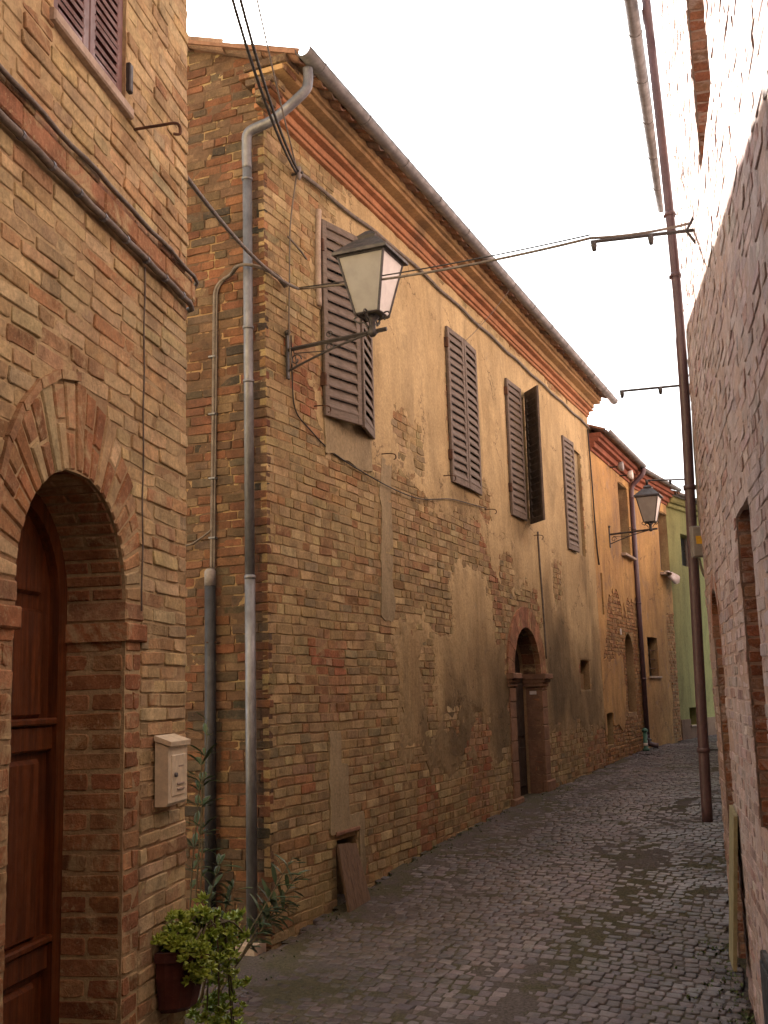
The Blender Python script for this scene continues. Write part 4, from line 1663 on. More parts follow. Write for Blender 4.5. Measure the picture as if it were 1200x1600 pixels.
# leaning board of three planks
bd = thing('wooden_board', 'weathered plank board leaning against the low hatch', 'board', FM.P(1.5, -0.25, 0.25))
r = random.Random(75)
for i in range(3):
    a, b = i / 3 + 0.006, (i + 1) / 3 - 0.006
    bl0, bl1 = FM.P(0.99, -0.24, 0.19), FM.P(1.41, -0.225, 0.21)
    tl0, tl1 = FM.P(1.07, 0.39, 0.04), FM.P(1.42, 0.365, 0.05)
    nn = (FM.n + Vector((0, 0, .35))).normalized() * 0.022
    P0, P1, P2, P3 = bl0.lerp(bl1, a), bl0.lerp(bl1, b), tl0.lerp(tl1, b), tl0.lerp(tl1, a)
    dz = Vector((0, 0, r.uniform(-.015, .01)))
    MB().hexa([P0, P1, P2 + dz, P3 + dz, P0 + nn, P1 + nn, P2 + nn + dz, P3 + nn + dz]).build('plank', M['greyboard'], bd)
# shutter stays
for u, v in ((0.86, 4.22), (2.36, 4.07), (4.18, 4.16), (8.0, 3.92), (5.72, 3.98)):
    pts = bez([FM.P(u, v, 0.0), FM.P(u + .02, v, 0.09), FM.P(u + .05, v - .01, 0.14), FM.P(u + .07, v - .045, 0.14), FM.P(u + .045, v - .06, 0.13)], 5)
    MB().tube(pts, 0.006, 6).build('shutter_stay', M['rust'], MH)

# downpipe at the corner of the long house
dp = thing('downpipe', 'grey zinc downpipe on the corner of the long house', 'pipe', FG.P(-0.10, -0.25, 0.08))
pth = [FM.P(0.02, 6.99, 0.46), FM.P(0.02, 6.86, 0.455)]
top = [FM.P(0.0, 6.93, 0.44), FM.P(0.0, 6.80, 0.44), FM.P(-0.02, 6.70, 0.40), FM.P(-0.07, 6.50, 0.14), FG.P(-0.07, 6.42, 0.11), FG.P(-0.105, 6.30, 0.10), FG.P(-0.105, 6.1, 0.095)]
MB().tube(bez(top, 6), 0.043, 12).build('elbow', M['zinc'], dp, True)
MB().tube([FG.P(-0.105, 6.12, 0.095), FG.P(-0.107, 2.6, 0.095)], 0.040, 12).build('pipe', M['zinc'], dp, True)
MB().tube([FG.P(-0.107, 2.62, 0.095), FG.P(-0.11, -0.17, 0.095)], 0.0425, 12).build('pipe', M['zinc'], dp, True)
for v in (6.0, 4.68, 4.22, 2.6):
    MB().tube([FG.P(-0.106, v - .012, 0.095), FG.P(-0.106, v + .012, 0.095)], 0.047, 12).build('collar', M['zinc'], dp, True)
    MB().tube([FG.P(-0.16, v, 0.0), FG.P(-0.15, v, 0.095)], 0.007, 6).build('bracket', M['rust'], dp)
MB().box(FG, -0.2, -0.02, -0.28, -0.17, 0.03, 0.2, 0.012).build('foot_block', M['palestone'], dp)

# dark steel tube with cable conduit above
ct = thing('cable_tube', 'dark steel cable tube standing at the gable wall', 'tube', FG.P(-0.5, -0.3, 0.05))
MB().tube([FG.P(-0.505, -0.3, 0.055), FG.P(-0.505, 2.56, 0.055)], 0.045, 12).build('tube', M['steel'], ct, True)
MB().tube([FG.P(-0.505, 2.56, 0.055), FG.P(-0.505, 2.68, 0.055), FG.P(-0.505, 2.70, 0.055)], [0.047, 0.047, 0.03], 12).build('cap', M['boxgrey'], ct, True)
for v in (0.6, 2.1):
    MB().tube([FG.P(-0.56, v, 0.0), FG.P(-0.555, v, 0.05), FG.P(-0.505, v, 0.103), FG.P(-0.455, v, 0.05), FG.P(-0.45, v, 0)], 0.006, 6).build('clamp', M['rust'], ct)
cd = thing('conduit', 'thin grey conduit bending from the dark tube round the corner', 'conduit', FG.P(-0.5, 2.7, 0.03))
pts = bez([FG.P(-0.50, 2.68, 0.04), FG.P(-0.50, 3.2, 0.03), FG.P(-0.485, 4.2, 0.028), FG.P(-0.475, 4.95, 0.03), FG.P(-0.46, 5.10, 0.03), FG.P(-0.40, 5.17, 0.03), FG.P(-0.30, 5.19, 0.06), FG.P(-0.18, 5.21, 0.15), FG.P(-0.05, 5.20, 0.15), FM.P(0.06, 5.18, 0.05), FM.P(0.30, 5.15, 0.03)], 6)
MB().tube(pts, 0.014, 7).build('tube', M['cable'], cd, True)
MB().tube([p + Vector((0.022, -0.006, 0.0)) for p in pts], 0.008, 6).build('tube', M['cable'], cd, True)
for v in (2.95, 3.45, 4.0, 4.5):
    MB().box(FG, -0.525, -0.46, v, v + 0.015, 0.0, 0.05, 0.002).build('clip', M['zinc'], cd)
tag(MB().tube(bez([FG.P(-0.9, 2.93, 0.05), FG.P(-0.72, 2.91, 0.06), FG.P(-0.6, 2.96, 0.05), FG.P(-0.5, 3.02, 0.045)], 6), 0.008, 6).build('cable', M['cable'], None, True), 'short grey cable crossing behind the house corner to the conduit', 'cable')

# ================================================================== OCHRE HOUSE
OH = thing('ochre_house', 'lower house of flaking ochre plaster following the bend of the street', 'house', FM.P(16, 0.3))
W5 = Opening(14.72, 15.72, 4.38, 5.88, 0.22)
ARC = Opening(14.45, 15.35, 1.15, 2.74, 0.16, True, 0.0)
OPO = [SLIT, SLOT, W5, ARC]
wo = wall_bed('wall', FM, [(UE, -0.3), (16.007, -0.3), (16.007, 6.5), (UE, 6.5)], OPO, M['bedM'], OH)
W6 = Opening(2.18, 3.12, 4.28, 5.74, 0.25)
W7 = Opening(0.62, 1.42, 1.88, 2.74, 0.2)
wo2 = wall_bed('wall', FB, [(0, -0.3), (3.062, -0.3), (3.062, 6.4), (0, 6.4)], [W6, W7], M['bedM'], OH)
mb = mass(MB(), FB, 0, 3.06, -0.3, 6.4, 5)
mass(mb, FM, UE + .01, 16.0, -0.3, 6.5, 6)
mb.build('rear_wall', M['bedM'], OH)


def och_a(u, v):
    e = 0.18 * fbm(u * 1.1, v * 1.1, 22, 5) + 0.08 * fbm(u * 4, v * 4, 29, 3)
    f = v - lerp_table([(12, 1.4), (13.0, 3.2), (14, 3.6), (14.6, 3.2), (16.1, 3.5)], u) + e * 2.2
    f = max(f, rbox(u, v, 12.0, 14.2, 0.9, 2.2, 0.3) + e)
    for o in OPO:
        b = o.block(v, 0.0)
        if b and v < o.v1 + 0.02:
            f = min(f, max(b[0] - u, u - b[1]))
    return min(f, 6.3 - v)


def och_b(u, v):
    e = 0.18 * fbm(u * 1.1, v * 1.1, 32, 5) + 0.08 * fbm(u * 4, v * 4, 39, 3)
    f = max(v - 2.4 - (u > 2.3) * 0.9 + e, min(2.3 - u, v - 0.3) + e)
    for o in (W6, W7):
        b = o.block(v, 0.0)
        if b and v < o.v1 + 0.02:
            f = min(f, max(b[0] - u, u - b[1]))
    return min(f, 6.2 - v)


bl = layout(FM, UE, 16.0, -0.2, 6.3, 0.0715, 0.016, OPO, 81, keep=lambda u, v: och_a(u, v) < 0.08, out=(0.002, 0.016), wave=0.01)
lay_bricks(FM, bl, [((0.34, 0.19, 0.08), 3), ((0.30, 0.15, 0.065), 2), ((0.38, 0.23, 0.11), 2), ((0.25, 0.12, 0.06), 1)], 'brickM', wo, OH, 82, 0)
bl = layout(FB, 0, 3.06, -0.2, 6.3, 0.0715, 0.016, [W6, W7], 83, keep=lambda u, v: och_b(u, v) < 0.08, out=(0.002, 0.016), wave=0.01)
lay_bricks(FB, bl, [((0.34, 0.19, 0.08), 3), ((0.30, 0.15, 0.065), 2), ((0.38, 0.23, 0.11), 2)], 'brickM', wo2, OH, 84, 0)
sheet(FM, UE - 0.02, 16.06, 0.2, 6.32, 0.07, och_a, pl_w(0.018), 0.03).build('plaster', M['plasterO'], OH)
sheet(FB, -0.03, 3.08, 0.2, 6.22, 0.07, och_b, pl_w(0.018), 0.03).build('plaster', M['plasterO'], OH)
for fr_, o_ in ((FM, W5), (FB, W6)):
    MB().box(fr_, o_.u0 + .01, o_.u1 - .01, o_.v0 + .01, o_.v1 - .01, -o_.depth + .01, -o_.depth + .05).build('wooden_panel', M['darkwood'] if fr_ is FM else M['shutter'], OH)
    MB().box(fr_, o_.u0 - .08, o_.u1 + .06, o_.v0 - .06, o_.v0 - .005, -0.1, 0.12, 0.01).build('window_sill', M['palestone'], OH)
for v in (2.05, 2.25, 2.45):
    MB().tube([FB.P(0.62, v, -0.06), FB.P(1.42, v, -0.06)], 0.012, 6).build('window_bar', M['rust'], OH)
MB().box(FB, 0.63, 1.41, 1.89, 2.73, -0.19, -0.16).build('dark_window', M['glassdark'], OH)
MB().box(FB, 0.56, 1.5, 1.83, 1.875, -0.1, 0.06, 0.008).build('window_sill', M['palestone'], OH)
MB().box(FM, 12.33, 12.89, 0.63, 1.18, -0.19, -0.16).build('dark_window', M['darkwood'], OH)
# walled-up arch
r = random.Random(85)
bl = layout(FM, 14.46, 15.34, 1.16, 2.72, 0.0715, 0.015, [], 86, keep=lambda u, v: v < 2.29 or math.hypot(u - 14.9, v - 2.29) < 0.42)
lay_bricks(FM, bl, PAL_G, 'brickM', wo, OH, 87, 0, stuff='arch_infill', bed=-0.155)


def ocourse(fr, u0, u1, v0, v1, w, mat):
    mb_ = MB().box(fr, u0, u1, v0, v1, -0.05, w, 0.006)
    return mb_.build('cornice_course', mat, OH)


for fr_, a, b in ((FM, UE + .09, 16.0), (FB, 0.0, 3.06)):
    z0 = 6.05 if fr_ is FM else 5.98
    ocourse(fr_, a, b, z0, z0 + .06, 0.05, M['redcornice'])
    ocourse(fr_, a, b, z0 + .064, z0 + .17, 0.11, M['redcornice'])
    ocourse(fr_, a, b, z0 + .174, z0 + .24, 0.19, M['redcornice'])
    ocourse(fr_, a, b, z0 + .244, z0 + .33, 0.24, M['redcornice'])
    mb = MB()
    zr = z0 + .36
    mb.hexa([fr_.P(a - .02, zr, .30), fr_.P(b + .06, zr, .30), fr_.P(b, zr + 1.6, -4), fr_.P(a - .02, zr + 1.6, -4), fr_.P(a - .02, zr + .04, .30), fr_.P(b + .06, zr + .04, .30), fr_.P(b, zr + 1.64, -4), fr_.P(a - .02, zr + 1.64, -4)])
    rf = mb.build('roof', M['terra'], OH)
    for row in range(2):
        u = a + 0.08
        while u < b:
            w = 0.34 - row * .38
            place_tile(fr_, rf, u, w, zr + .04 + (0.30 - w) * RS, r)
            u += 0.215
    gutter(fr_, OH, a - .02, b + .04, z0 + 0.30, 0.36, 0.062, M['gutter'], 1.1)
dp2 = thing('downpipe', 'brown downpipe at the bend of the ochre house', 'pipe', FM.P(15.9, 0.4, 0.08))
MB().tube(bez([FM.P(15.95, 6.34, 0.36), FM.P(15.95, 6.22, 0.34), FM.P(15.95, 6.08, 0.20), FM.P(15.95, 5.95, 0.09), FM.P(15.95, 5.7, 0.07)], 6), 0.052, 10).build('elbow', M['brownpipe'], dp2, True)
MB().tube([FM.P(15.95, 5.72, 0.07), FM.P(15.95, 0.65, 0.07)], 0.05, 10).build('pipe', M['brownpipe'], dp2, True)
MB().tube(bez([FM.P(15.95, 0.66, 0.07), FM.P(15.95, 0.5, 0.08), FM.P(15.97, 0.44, 0.2), FM.P(15.98, 0.43, 0.28)], 5), 0.053, 10).build('shoe', M['brownpipe'], dp2, True)
for v in (1.8, 3.4, 5.0):
    MB().tube([FM.P(15.95, v, 0.07), FM.P(15.95, v + .04, 0.07)], 0.058, 10).build('collar', M['brownpipe'], dp2, True)
# round white fittings under the eaves of the ochre house
for u, lab in ((14.0, 'round grey fitting under the ochre house eaves, farther from the bend'), (15.0, 'round white fitting under the ochre house eaves, nearer the bend')):
    q = thing('floodlight', lab, 'light fitting', FM.P(u, 6.0, 0.2), 'round fittings under the ochre eaves')
    MB().tube([FM.P(u, 6.04, 0.18), FM.P(u, 6.04, 0.21), FM.P(u, 6.04, 0.29), FM.P(u, 6.04, 0.30)], [0.03, 0.085, 0.10, 0.06], 12).build('housing', M['boxgrey'] if u < 14.5 else M['white'], q, True)
    MB().tube([FM.P(u, 6.04, 0.0), FM.P(u, 6.04, 0.19)], 0.015, 6).build('arm', M['iron'], q)
# cloth on the sill
r = random.Random(88)
mb = MB()
n_ = 9
V, F = [], []
for i in range(n_):
    for j in range(7):
        x, y = i / (n_ - 1), j / 6
        u = 2.2 + 0.85 * x + 0.05 * math.sin(y * 5 + x * 3)
        v = 4.30 - 0.24 * y * (0.6 + 0.5 * math.sin(x * 3.1)) + 0.02 * math.sin(x * 17)
        w = 0.13 + 0.11 * math.sin(y * 2.2) + 0.035 * math.sin(x * 14 + y * 4)
        V.append(FB.P(u, v, w))
for i in range(n_ - 1):
    for j in range(6):
        F.append((i * 7 + j, (i + 1) * 7 + j, (i + 1) * 7 + j + 1, i * 7 + j + 1))
nn_ = len(V)
V += [p - FB.n * 0.03 for p in V]
F += [tuple(reversed([q + nn_ for q in f])) for f in F]
mb.add(V, F)
tag(mb.build('cloth', M['cloth'], None, True), 'crumpled white cloth hanging over an upstairs window sill', 'cloth')
tag(MB().box(FM, 14.0, 14.11, 2.68, 2.80, 0.02, 0.03, 0.003).build('number_plate', M['white'], None), 'tiny white plate on the ochre wall beside the walled-up arch', 'plate')
# green water hydrant at the foot of the wall
hy = thing('hydrant', 'small green and white hydrant at the foot of the ochre wall', 'hydrant', FM.P(15.3, 0.36, 0.14))
MB().tube([FM.P(15.3, 0.36, 0.14), FM.P(15.3, 0.41, 0.14), FM.P(15.3, 0.42, 0.14), FM.P(15.3, 0.74, 0.14)], [0.07, 0.07, 0.045, 0.042], 10).build('post', M['hydrant'], hy, True)
MB().tube([FM.P(15.3, 0.74, 0.14), FM.P(15.3, 0.78, 0.14), FM.P(15.3, 0.82, 0.14)], [0.06, 0.065, 0.02], 10).build('cap', M['hydrant'], hy, True)
MB().tube([FM.P(15.3, 0.60, 0.14), FM.P(15.3, 0.60, 0.24), FM.P(15.3, 0.57, 0.26)], 0.018, 8).build('spout', M['zinc'], hy, True)
MB().tube([FM.P(15.3, 0.46, 0.14), FM.P(15.3, 0.52, 0.14)], 0.049, 10).build('band', M['white'], hy, True)

# ================================================================== GREEN HOUSE
KH = thing('green_house', 'plain pale green rendered house closing the street', 'house', FK.P(1, 0.4))
W8 = Opening(0.84, 1.85, 4.58, 5.38, 0.28)
W9 = Opening(0.60, 1.12, 0.72, 1.13, 0.25)
wk = wall_bed('wall', FK, [(0.0, -0.2), (11, -0.2), (11, 6.3), (0.0, 6.3)], [W8, W9], M['plasterK'], KH)
mass(MB(), FK, 0.0, 11, -0.2, 6.3, 5).build('rear_wall', M['plasterK'], KH)
MB().box(FK, 0.002, 0.59, -0.1, 0.86, -0.02, 0.025, 0.004).build('dado', M['dado'], KH)
MB().box(FK, 0.594, 11, -0.1, 0.70, -0.02, 0.025, 0.004).build('dado', M['dado'], KH)
MB().box(FK, 1.13, 11, 0.704, 0.86, -0.02, 0.025, 0.004).build('dado', M['dado'], KH)
MB().box(FK, 0.86, 1.83, 4.60, 5.36, -0.27, -0.25).build('window_pane', M['glassdark'], KH)
wf_ = MB()
for a, b in ((0.85, 0.93), (1.30, 1.38), (1.76, 1.84)):
    wf_.box(FK, a, b, 4.59, 5.37, -0.25, -0.20, 0.005)
wf_.build('window_frame', M['shutter'], KH)
MB().box(FK, 0.55, 1.18, 0.68, 0.715, -0.1, 0.06, 0.005).build('window_sill', M['palestone'], KH)
MB().box(FK, 0.61, 1.11, 0.73, 1.12, -0.24, -0.22).build('dark_window', M['glassdark'], KH)
MB().box(FK, 0.0, 11, 5.95, 6.05, -0.05, 0.09, 0.02).build('cornice_course', M['plasterK'], KH)
MB().box(FK, 0.0, 11, 6.054, 6.2, -0.05, 0.2, 0.04).build('cornice_course', M['plasterK'], KH)
mb = MB()
mb.hexa([FK.P(-.02, 6.25, .30), FK.P(11, 6.25, .30), FK.P(11, 7.8, -4), FK.P(0, 7.8, -4), FK.P(-.02, 6.29, .30), FK.P(11, 6.29, .30), FK.P(11, 7.84, -4), FK.P(0, 7.84, -4)])
rf = mb.build('roof', M['terra'], KH)
u = 0.1
while u < 3.2:
    place_tile(FK, rf, u, 0.34, 6.29, r)
    u += 0.215
gutter(FK, KH, -.02, 11, 6.19, 0.35, 0.06, M['gutter'], 1.3)

# ================================================================== HOUSE ACROSS THE STREET (right)
RH = thing('brick_house', 'pinkish brick house with its upper wall in sunlight, across the street', 'house', FR.P(1, -0.3))
NIC = Opening(2.9, 3.62, 0.88, 2.6, 0.22)
ARD = Opening(0.42, 1.14, -0.6, 2.36, 0.28, True, 0.10)
WUP = Opening(2.45, 3.5, 4.78, 6.6, 0.22)
OPR = [NIC, ARD, WUP]
wr = wall_bed('wall', FR, [(-0.15, -1.2), (14, -1.2), (14, 9.0), (-0.15, 9.0)], OPR, M['bedR'], RH)
mb = mass(MB(), FR, -0.14, 14, -1.2, 9.0, 7)
mb.add([FR.P(u, v, w) for u, v, w in ((13.9, -1.2, -1), (13.9, -1.2, 6), (13.9, 9, 6), (13.9, 9, -1))], [(0, 1, 2, 3)])  # unseen wall across the street, added to block light from behind the camera
mb.add([FQ.P(u, v, 0.0) for u, v in ((0, -1.2), (0, 8.2), (-18, 8.2), (-18, -1.2))], [(0, 1, 2, 3)])
mb.add([FQ.P(u, v, w) for u, v, w in ((0, 8.2, 0), (-18, 8.2, 0), (-18, 8.2, -6), (0, 8.2, -6))], [(0, 1, 2, 3)])
mb.build('rear_wall', M['bedR'], RH)
PAL_R = [((0.35, 0.25, 0.225), 5), ((0.31, 0.21, 0.185), 4), ((0.385, 0.29, 0.262), 4), ((0.28, 0.165, 0.14), 1.4), ((0.30, 0.23, 0.215), 2)]
bl = layout(FR, -0.15, 6.3, -0.9, 7.6, 0.071, 0.010, OPR, 91, out=(0.0, 0.0085), wave=0.008,
            ends=lambda v: (-0.158 + 0.010 * noise.noise(Vector((v * 6, 3, 1))), 6.3))
mortar(FR, -0.15, 6.3, -0.9, 7.6, 0.045, OPR, M['bedR'], RH, 8, 0.0025, 0.004)
lay_bricks(FR, bl, PAL_R, 'brickR', wr, RH, 92, 300, 'brick', 'brickwork', want=lambda u, v: True)
# reveal bricks of niche and arched doorway (far jambs face the camera)
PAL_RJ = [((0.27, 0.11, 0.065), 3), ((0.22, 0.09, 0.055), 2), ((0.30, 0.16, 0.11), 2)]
for uj, v0, v1, sd_ in ((2.9, 0.9, 2.58, 1), (0.42, -0.5, 2.0, 2), (2.45, 4.8, 6.58, 3)):
    FJ = Frame(FR.P(uj, 0), 192.8 + 270)
    rb = []
    v = v0
    row = 0
    while v < v1 - 0.03:
        h = 0.0715
        rb += [(0.105, v + h / 2, 0.19, h - 0.014, 0.004, 0)] if row % 2 else [(0.155, v + h / 2, 0.095, h - 0.014, 0.004, 0), (0.052, v + h / 2, 0.088, h - 0.014, 0.004, 0)]
        v += h
        row += 1
    lay_bricks(FJ, rb, PAL_RJ, 'brickR', wr, RH, 93 + sd_, 80, 'reveal_brick', 'reveal_brickwork')
r = random.Random(97)
for i in range(12):                            # arch bricks of the small doorway
    a0, a1 = math.pi * i / 12, math.pi * (i + 1) / 12
    cR_, rR_, sR_ = 0.78, 0.36, 2.0
    pts = [FR.P(cR_ + rr * math.cos(a), sR_ + rr * math.sin(a), w) for w in (-0.2, 0.008) for rr, a in ((rR_ - .003, a0 + .012), (rR_ - .003, a1 - .012), (rR_ + .10, a1 - .008), (rR_ + .10, a0 + .008))]
    o = MB().hexa(pts).build('voussoir', M['brickR_obj'], wr)
    o.color = (*pick(PAL_RJ, r), 1)
MB().box(FR, 0.43, 1.13, -0.5, 2.35, -0.275, -0.25).build('door', M['darkwood'], RH)
MB().box(FR, 2.91, 3.61, 0.89, 2.59, -0.215, -0.19).build('niche_back', M['bedR'], RH)
MB().box(FR, 2.46, 3.49, 4.79, 6.59, -0.215, -0.19).build('window_pane', M['glassdark'], RH)
MB().box(FR, 0.0, 14, 9.0, 9.15, -7, 0.75, 0.02).build('roof', M['terra'], RH)  # unseen roof, eave deepened to keep sky light off the alley floor
FU = Frame((2.30, 8.86), 17.3)
gutter(FU, RH, 0.0, 5.5, 8.08, 0.0, 0.068, M['gutter'], 0.9)
# downpipe that stops short of the ground
rp = thing('downpipe', 'long dark brown downpipe in front of the sunlit brick corner', 'pipe', (2.68, 9.6, 0.5))
PIPE = [(2.684, 9.6, 0.50), (2.705, 9.6, 1.55), (2.735, 9.6, 2.95), (2.765, 9.6, 4.37), (2.75, 9.6, 5.95), (2.66, 9.6, 8.6)]
MB().tube(bez(PIPE, 5), 0.047, 12).build('pipe', M['brownpipe'], rp, True)
for z, px in ((1.1, 2.696), (3.4, 2.745), (5.4, 2.758), (6.0, 2.749)):
    MB().tube([(px, 9.6, z - .02), (px, 9.6, z + .02)], 0.057, 12).build('collar', M['brownpipe'], rp, True)
    MB().tube([(px, 9.6, z), (px + .22, 9.55, z)], 0.008, 6).build('bracket', M['iron'], rp)
# grey conduit beside the pipe and junction box
tag(MB().tube(bez([(2.86, 9.5, 6.2), (2.845, 9.5, 5.6), (2.84, 9.5, 4.6), (2.80, 9.5, 4.0), (2.79, 9.5, 3.4), (2.79, 9.5, 3.0)], 6), 0.018, 8).build('conduit', M['cable'], None, True), 'grey conduit beside the long brown downpipe above the junction box', 'conduit')
jb_ = thing('junction_box', 'grey junction box with a yellow mark in front of the brown downpipe', 'box', (2.70, 9.42, 2.73))
fj = Frame((2.672, 9.46), 90)
MB().box(fj, 0.0, 0.115, 2.75, 3.02, 0.0, 0.09, 0.010).build('box', M['boxgrey'], jb_)
MB().box(fj, 0.03, 0.085, 2.86, 2.93, 0.0895, 0.0925).build('warning_mark', M['yellow'], jb_)
for du in (0.03, 0.08):
    MB().tube(bez([(2.70 + du, 9.42, 2.74), (2.71 + du, 9.41, 2.66), (2.73 + du, 9.42, 2.60), (2.78, 9.45, 2.58)], 5), 0.012, 6).build('cable_tail', M['cable'], jb_, True)
# cream board standing against the wall next to the small doorway
cb = MB()
cb.hexa([FR.P(1.17, -0.14, 0.09), FR.P(1.50, -0.16, 0.09), FR.P(1.50, -0.16, 0.115), FR.P(1.17, -0.14, 0.115), FR.P(1.17, 0.84, 0.012), FR.P(1.50, 0.80, 0.012), FR.P(1.50, 0.80, 0.037), FR.P(1.17, 0.84, 0.037)])
tag(cb.build('board', M['creamboard'], None), 'pale cream panel tilted against the pinkish brick beside the small doorway', 'board')
# dark metal cabinet edge low on the right wall
cbx = thing('meter_cabinet', 'dark blue-grey metal cabinet low on the pinkish brick wall', 'cabinet', FR.P(2.9, -0.4, 0))
MB().box(FR, 2.62, 3.3, -0.5, 0.22, -0.02, 0.035, 0.006).build('body', M['steel'], cbx)
MB().box(FR, 2.66, 3.26, -0.46, 0.18, 0.034, 0.045, 0.004).build('cabinet_door', M['steel'], cbx)

# wire brackets on the far right
def arm_bracket(root, tip, label, extra=True):
    q = thing('wire_bracket', label, 'bracket', root, 'iron wire brackets over the street')
    root, tip = Vector(root), Vector(tip)
    MB().tube([root, tip], 0.013, 6).build('bar', M['iron'], q)
    d = (tip - root)
    for k_ in (0.42, 0.97):
        p = root + d * k_
        MB().tube([p, p - Vector((0, 0, .03)), p - Vector((0, 0, .07))], [0.02, 0.022, 0.014], 8).build('insulator', M['iron'], q, True)
    MB().tube([root + Vector((0, 0, .1)), root + d * 0.08, root - Vector((0, 0, .1))], 0.011, 6).build('fork', M['iron'], q)
    return q


A1r, A1t = FR.P(1.63, 4.80, 0.0), FR.P(1.63, 4.80, 0.72)
arm_bracket(A1r, A1t, 'iron wire bracket nearest the camera, with a cable tied to it')
arm_bracket((3.05, 10.4, 4.58), (2.37, 10.45, 4.545), 'middle iron wire bracket against the white sky')
arm_bracket((4.45, 15.6, 4.62), (3.80, 15.5, 4.60), 'farthest and smallest iron wire bracket against the white sky')

# ================================================================== LAMPS
def lantern(fr, u, v, label):
    q = thing('wall_lantern', label, 'street lamp', fr.P(u, v - 0.22, 0.0), 'wall lanterns along the street')
    I = M['iron']
    MB().box(fr, u - .02, u + .02, v - 0.27, v + 0.12, 0.02, 0.04, 0.004).build('wall_plate', I, q)
    MB().tube([fr.P(u, v + .12, .03), fr.P(u, v + .15, .03), fr.P(u, v + .17, .03)], [0.012, 0.03, 0.01], 8).build('finial', I, q, True)
    mb_ = MB()
    mb_.tube([fr.P(u, v - 0.01, 0.03), fr.P(u, v + 0.03, 0.96)], 0.019, 4)
    mb_.build('arm', I, q)
    MB().tube(bez([fr.P(u, v - 0.20, 0.03), fr.P(u, v - 0.14, 0.2), fr.P(u, v - 0.05, 0.5), fr.P(u, v + 0.01, 0.78)], 6), 0.010, 6).build('brace', I, q)
    MB().tube([fr.P(u, v - 0.05, 0.1), fr.P(u, v - 0.075, 0.42)], 0.005, 5).build('stay', I, q)
    for cw, cv, rr in ((0.11, -0.11, 0.055), (0.43, -0.045, 0.04), (0.43, 0.065, 0.035)):
        pts = [fr.P(u, v + cv + rr * (1 - .08 * i) * math.sin(i * .75), cw + rr * (1 - .08 * i) * math.cos(i * .75)) for i in range(10)]
        MB().tube(bez(pts, 3), 0.006, 5).build('scroll', I, q)
    cw = 0.83
    b0 = v + 0.045

    def ring(h, hw):
        return [fr.P(u - hw, h, cw - hw), fr.P(u + hw, h, cw - hw), fr.P(u + hw, h, cw + hw), fr.P(u - hw, h, cw + hw)]
    MB().tube([fr.P(u, b0 - .06, cw), fr.P(u, b0 - .03, cw), fr.P(u, b0, cw), fr.P(u, b0 + .06, cw), fr.P(u, b0 + 0.11, cw)], [0.02, 0.05, 0.03, 0.028, 0.07], 8).build('stem', I, q, True)
    for dx, dw in ((1, 0), (-1, 0), (0, 1), (0, -1)):
        pts = [fr.P(u + dx * (0.04 + .10 * k_), b0 + 0.02 + 0.09 * k_ + .02 * math.sin(k_ * 5), cw + dw * (0.04 + .10 * k_)) for k_ in (0, .3, .6, .9)]
        e = (0.04 + .09)
        pts += [fr.P(u + dx * (e + .035 * math.cos(a)), b0 + .10 + .035 * math.sin(a), cw + dw * (e + .035 * math.cos(a))) for a in (0.3, 1.3, 2.4, 3.4, 4.4)]
        MB().tube(bez(pts, 3), 0.007, 5).build('scroll', I, q)
    z0, z1 = b0 + 0.12, b0 + 0.60
    h0, h1 = 0.105, 0.205
    A, B = ring(z0, h0), ring(z1, h1)
    fm = MB()
    for i in range(4):
        fm.tube([A[i], B[i]], 0.011, 4)
        fm.tube([A[i], A[(i + 1) % 4]], 0.010, 4)
        fm.tube([B[i], B[(i + 1) % 4]], 0.012, 4)
    fm.build('frame', I, q)
    for i in range(4):
        j = (i + 1) % 4
        c0 = sum((A[i], A[j], B[i], B[j]), Vector()) / 4
        ax = fr.P(u, (z0 + z1) / 2, cw)
        inn = (ax - c0).normalized() * 0.006
        MB().hexa([A[i], A[j], A[j] + inn, A[i] + inn, B[i], B[j], B[j] + inn, B[i] + inn]).build('glass_pane', M['glass'], q)
    C0, C1, C2 = ring(z1 + .005, 0.245), ring(z1 + .03, 0.245), ring(z1 + 0.17, 0.095)
    rm = MB()
    rm.add(C0 + C1 + C2, [(0, 3, 2, 1), (8, 9, 10, 11)] + [(k_ * 4 + i, k_ * 4 + (i + 1) % 4, k_ * 4 + 4 + (i + 1) % 4, k_ * 4 + 4 + i) for k_ in range(2) for i in range(4)])
    rf_ = rm.build('lamp_roof', I, q)
    D0, D1, D2 = ring(z1 + .172, 0.07), ring(z1 + .205, 0.085), ring(z1 + .26, 0.03)
    rm = MB()
    rm.add(D0 + D1 + D2, [(0, 3, 2, 1), (8, 9, 10, 11)] + [(k_ * 4 + i, k_ * 4 + (i + 1) % 4, k_ * 4 + 4 + (i + 1) % 4, k_ * 4 + 4 + i) for k_ in range(2) for i in range(4)])
    rm.build('vent_cap', I, rf_)
    MB().tube([fr.P(u, z1 - .02, cw), fr.P(u, z1 - .2, cw), fr.P(u, z1 - .26, cw), fr.P(u, z1 - .36, cw), fr.P(u, z1 - .38, cw)], [0.03, 0.03, 0.06, 0.055, 0.01], 10).build('bulb', M['white'], q, True)
    return q


lantern(FM, 0.335, 4.60, 'large wrought-iron wall lantern with frosted panes in front of the first shutter')
lantern(FM, 13.52, 4.62, 'small distant wall lantern beside the brown pipe of the ochre house')

# ================================================================== CABLES
def cable(pts, rad, label, mat='cable', n=6, cat='cable', name='cable'):
    return tag(MB().tube(pts, rad, n).build(name, M[mat], None, True), label, cat)


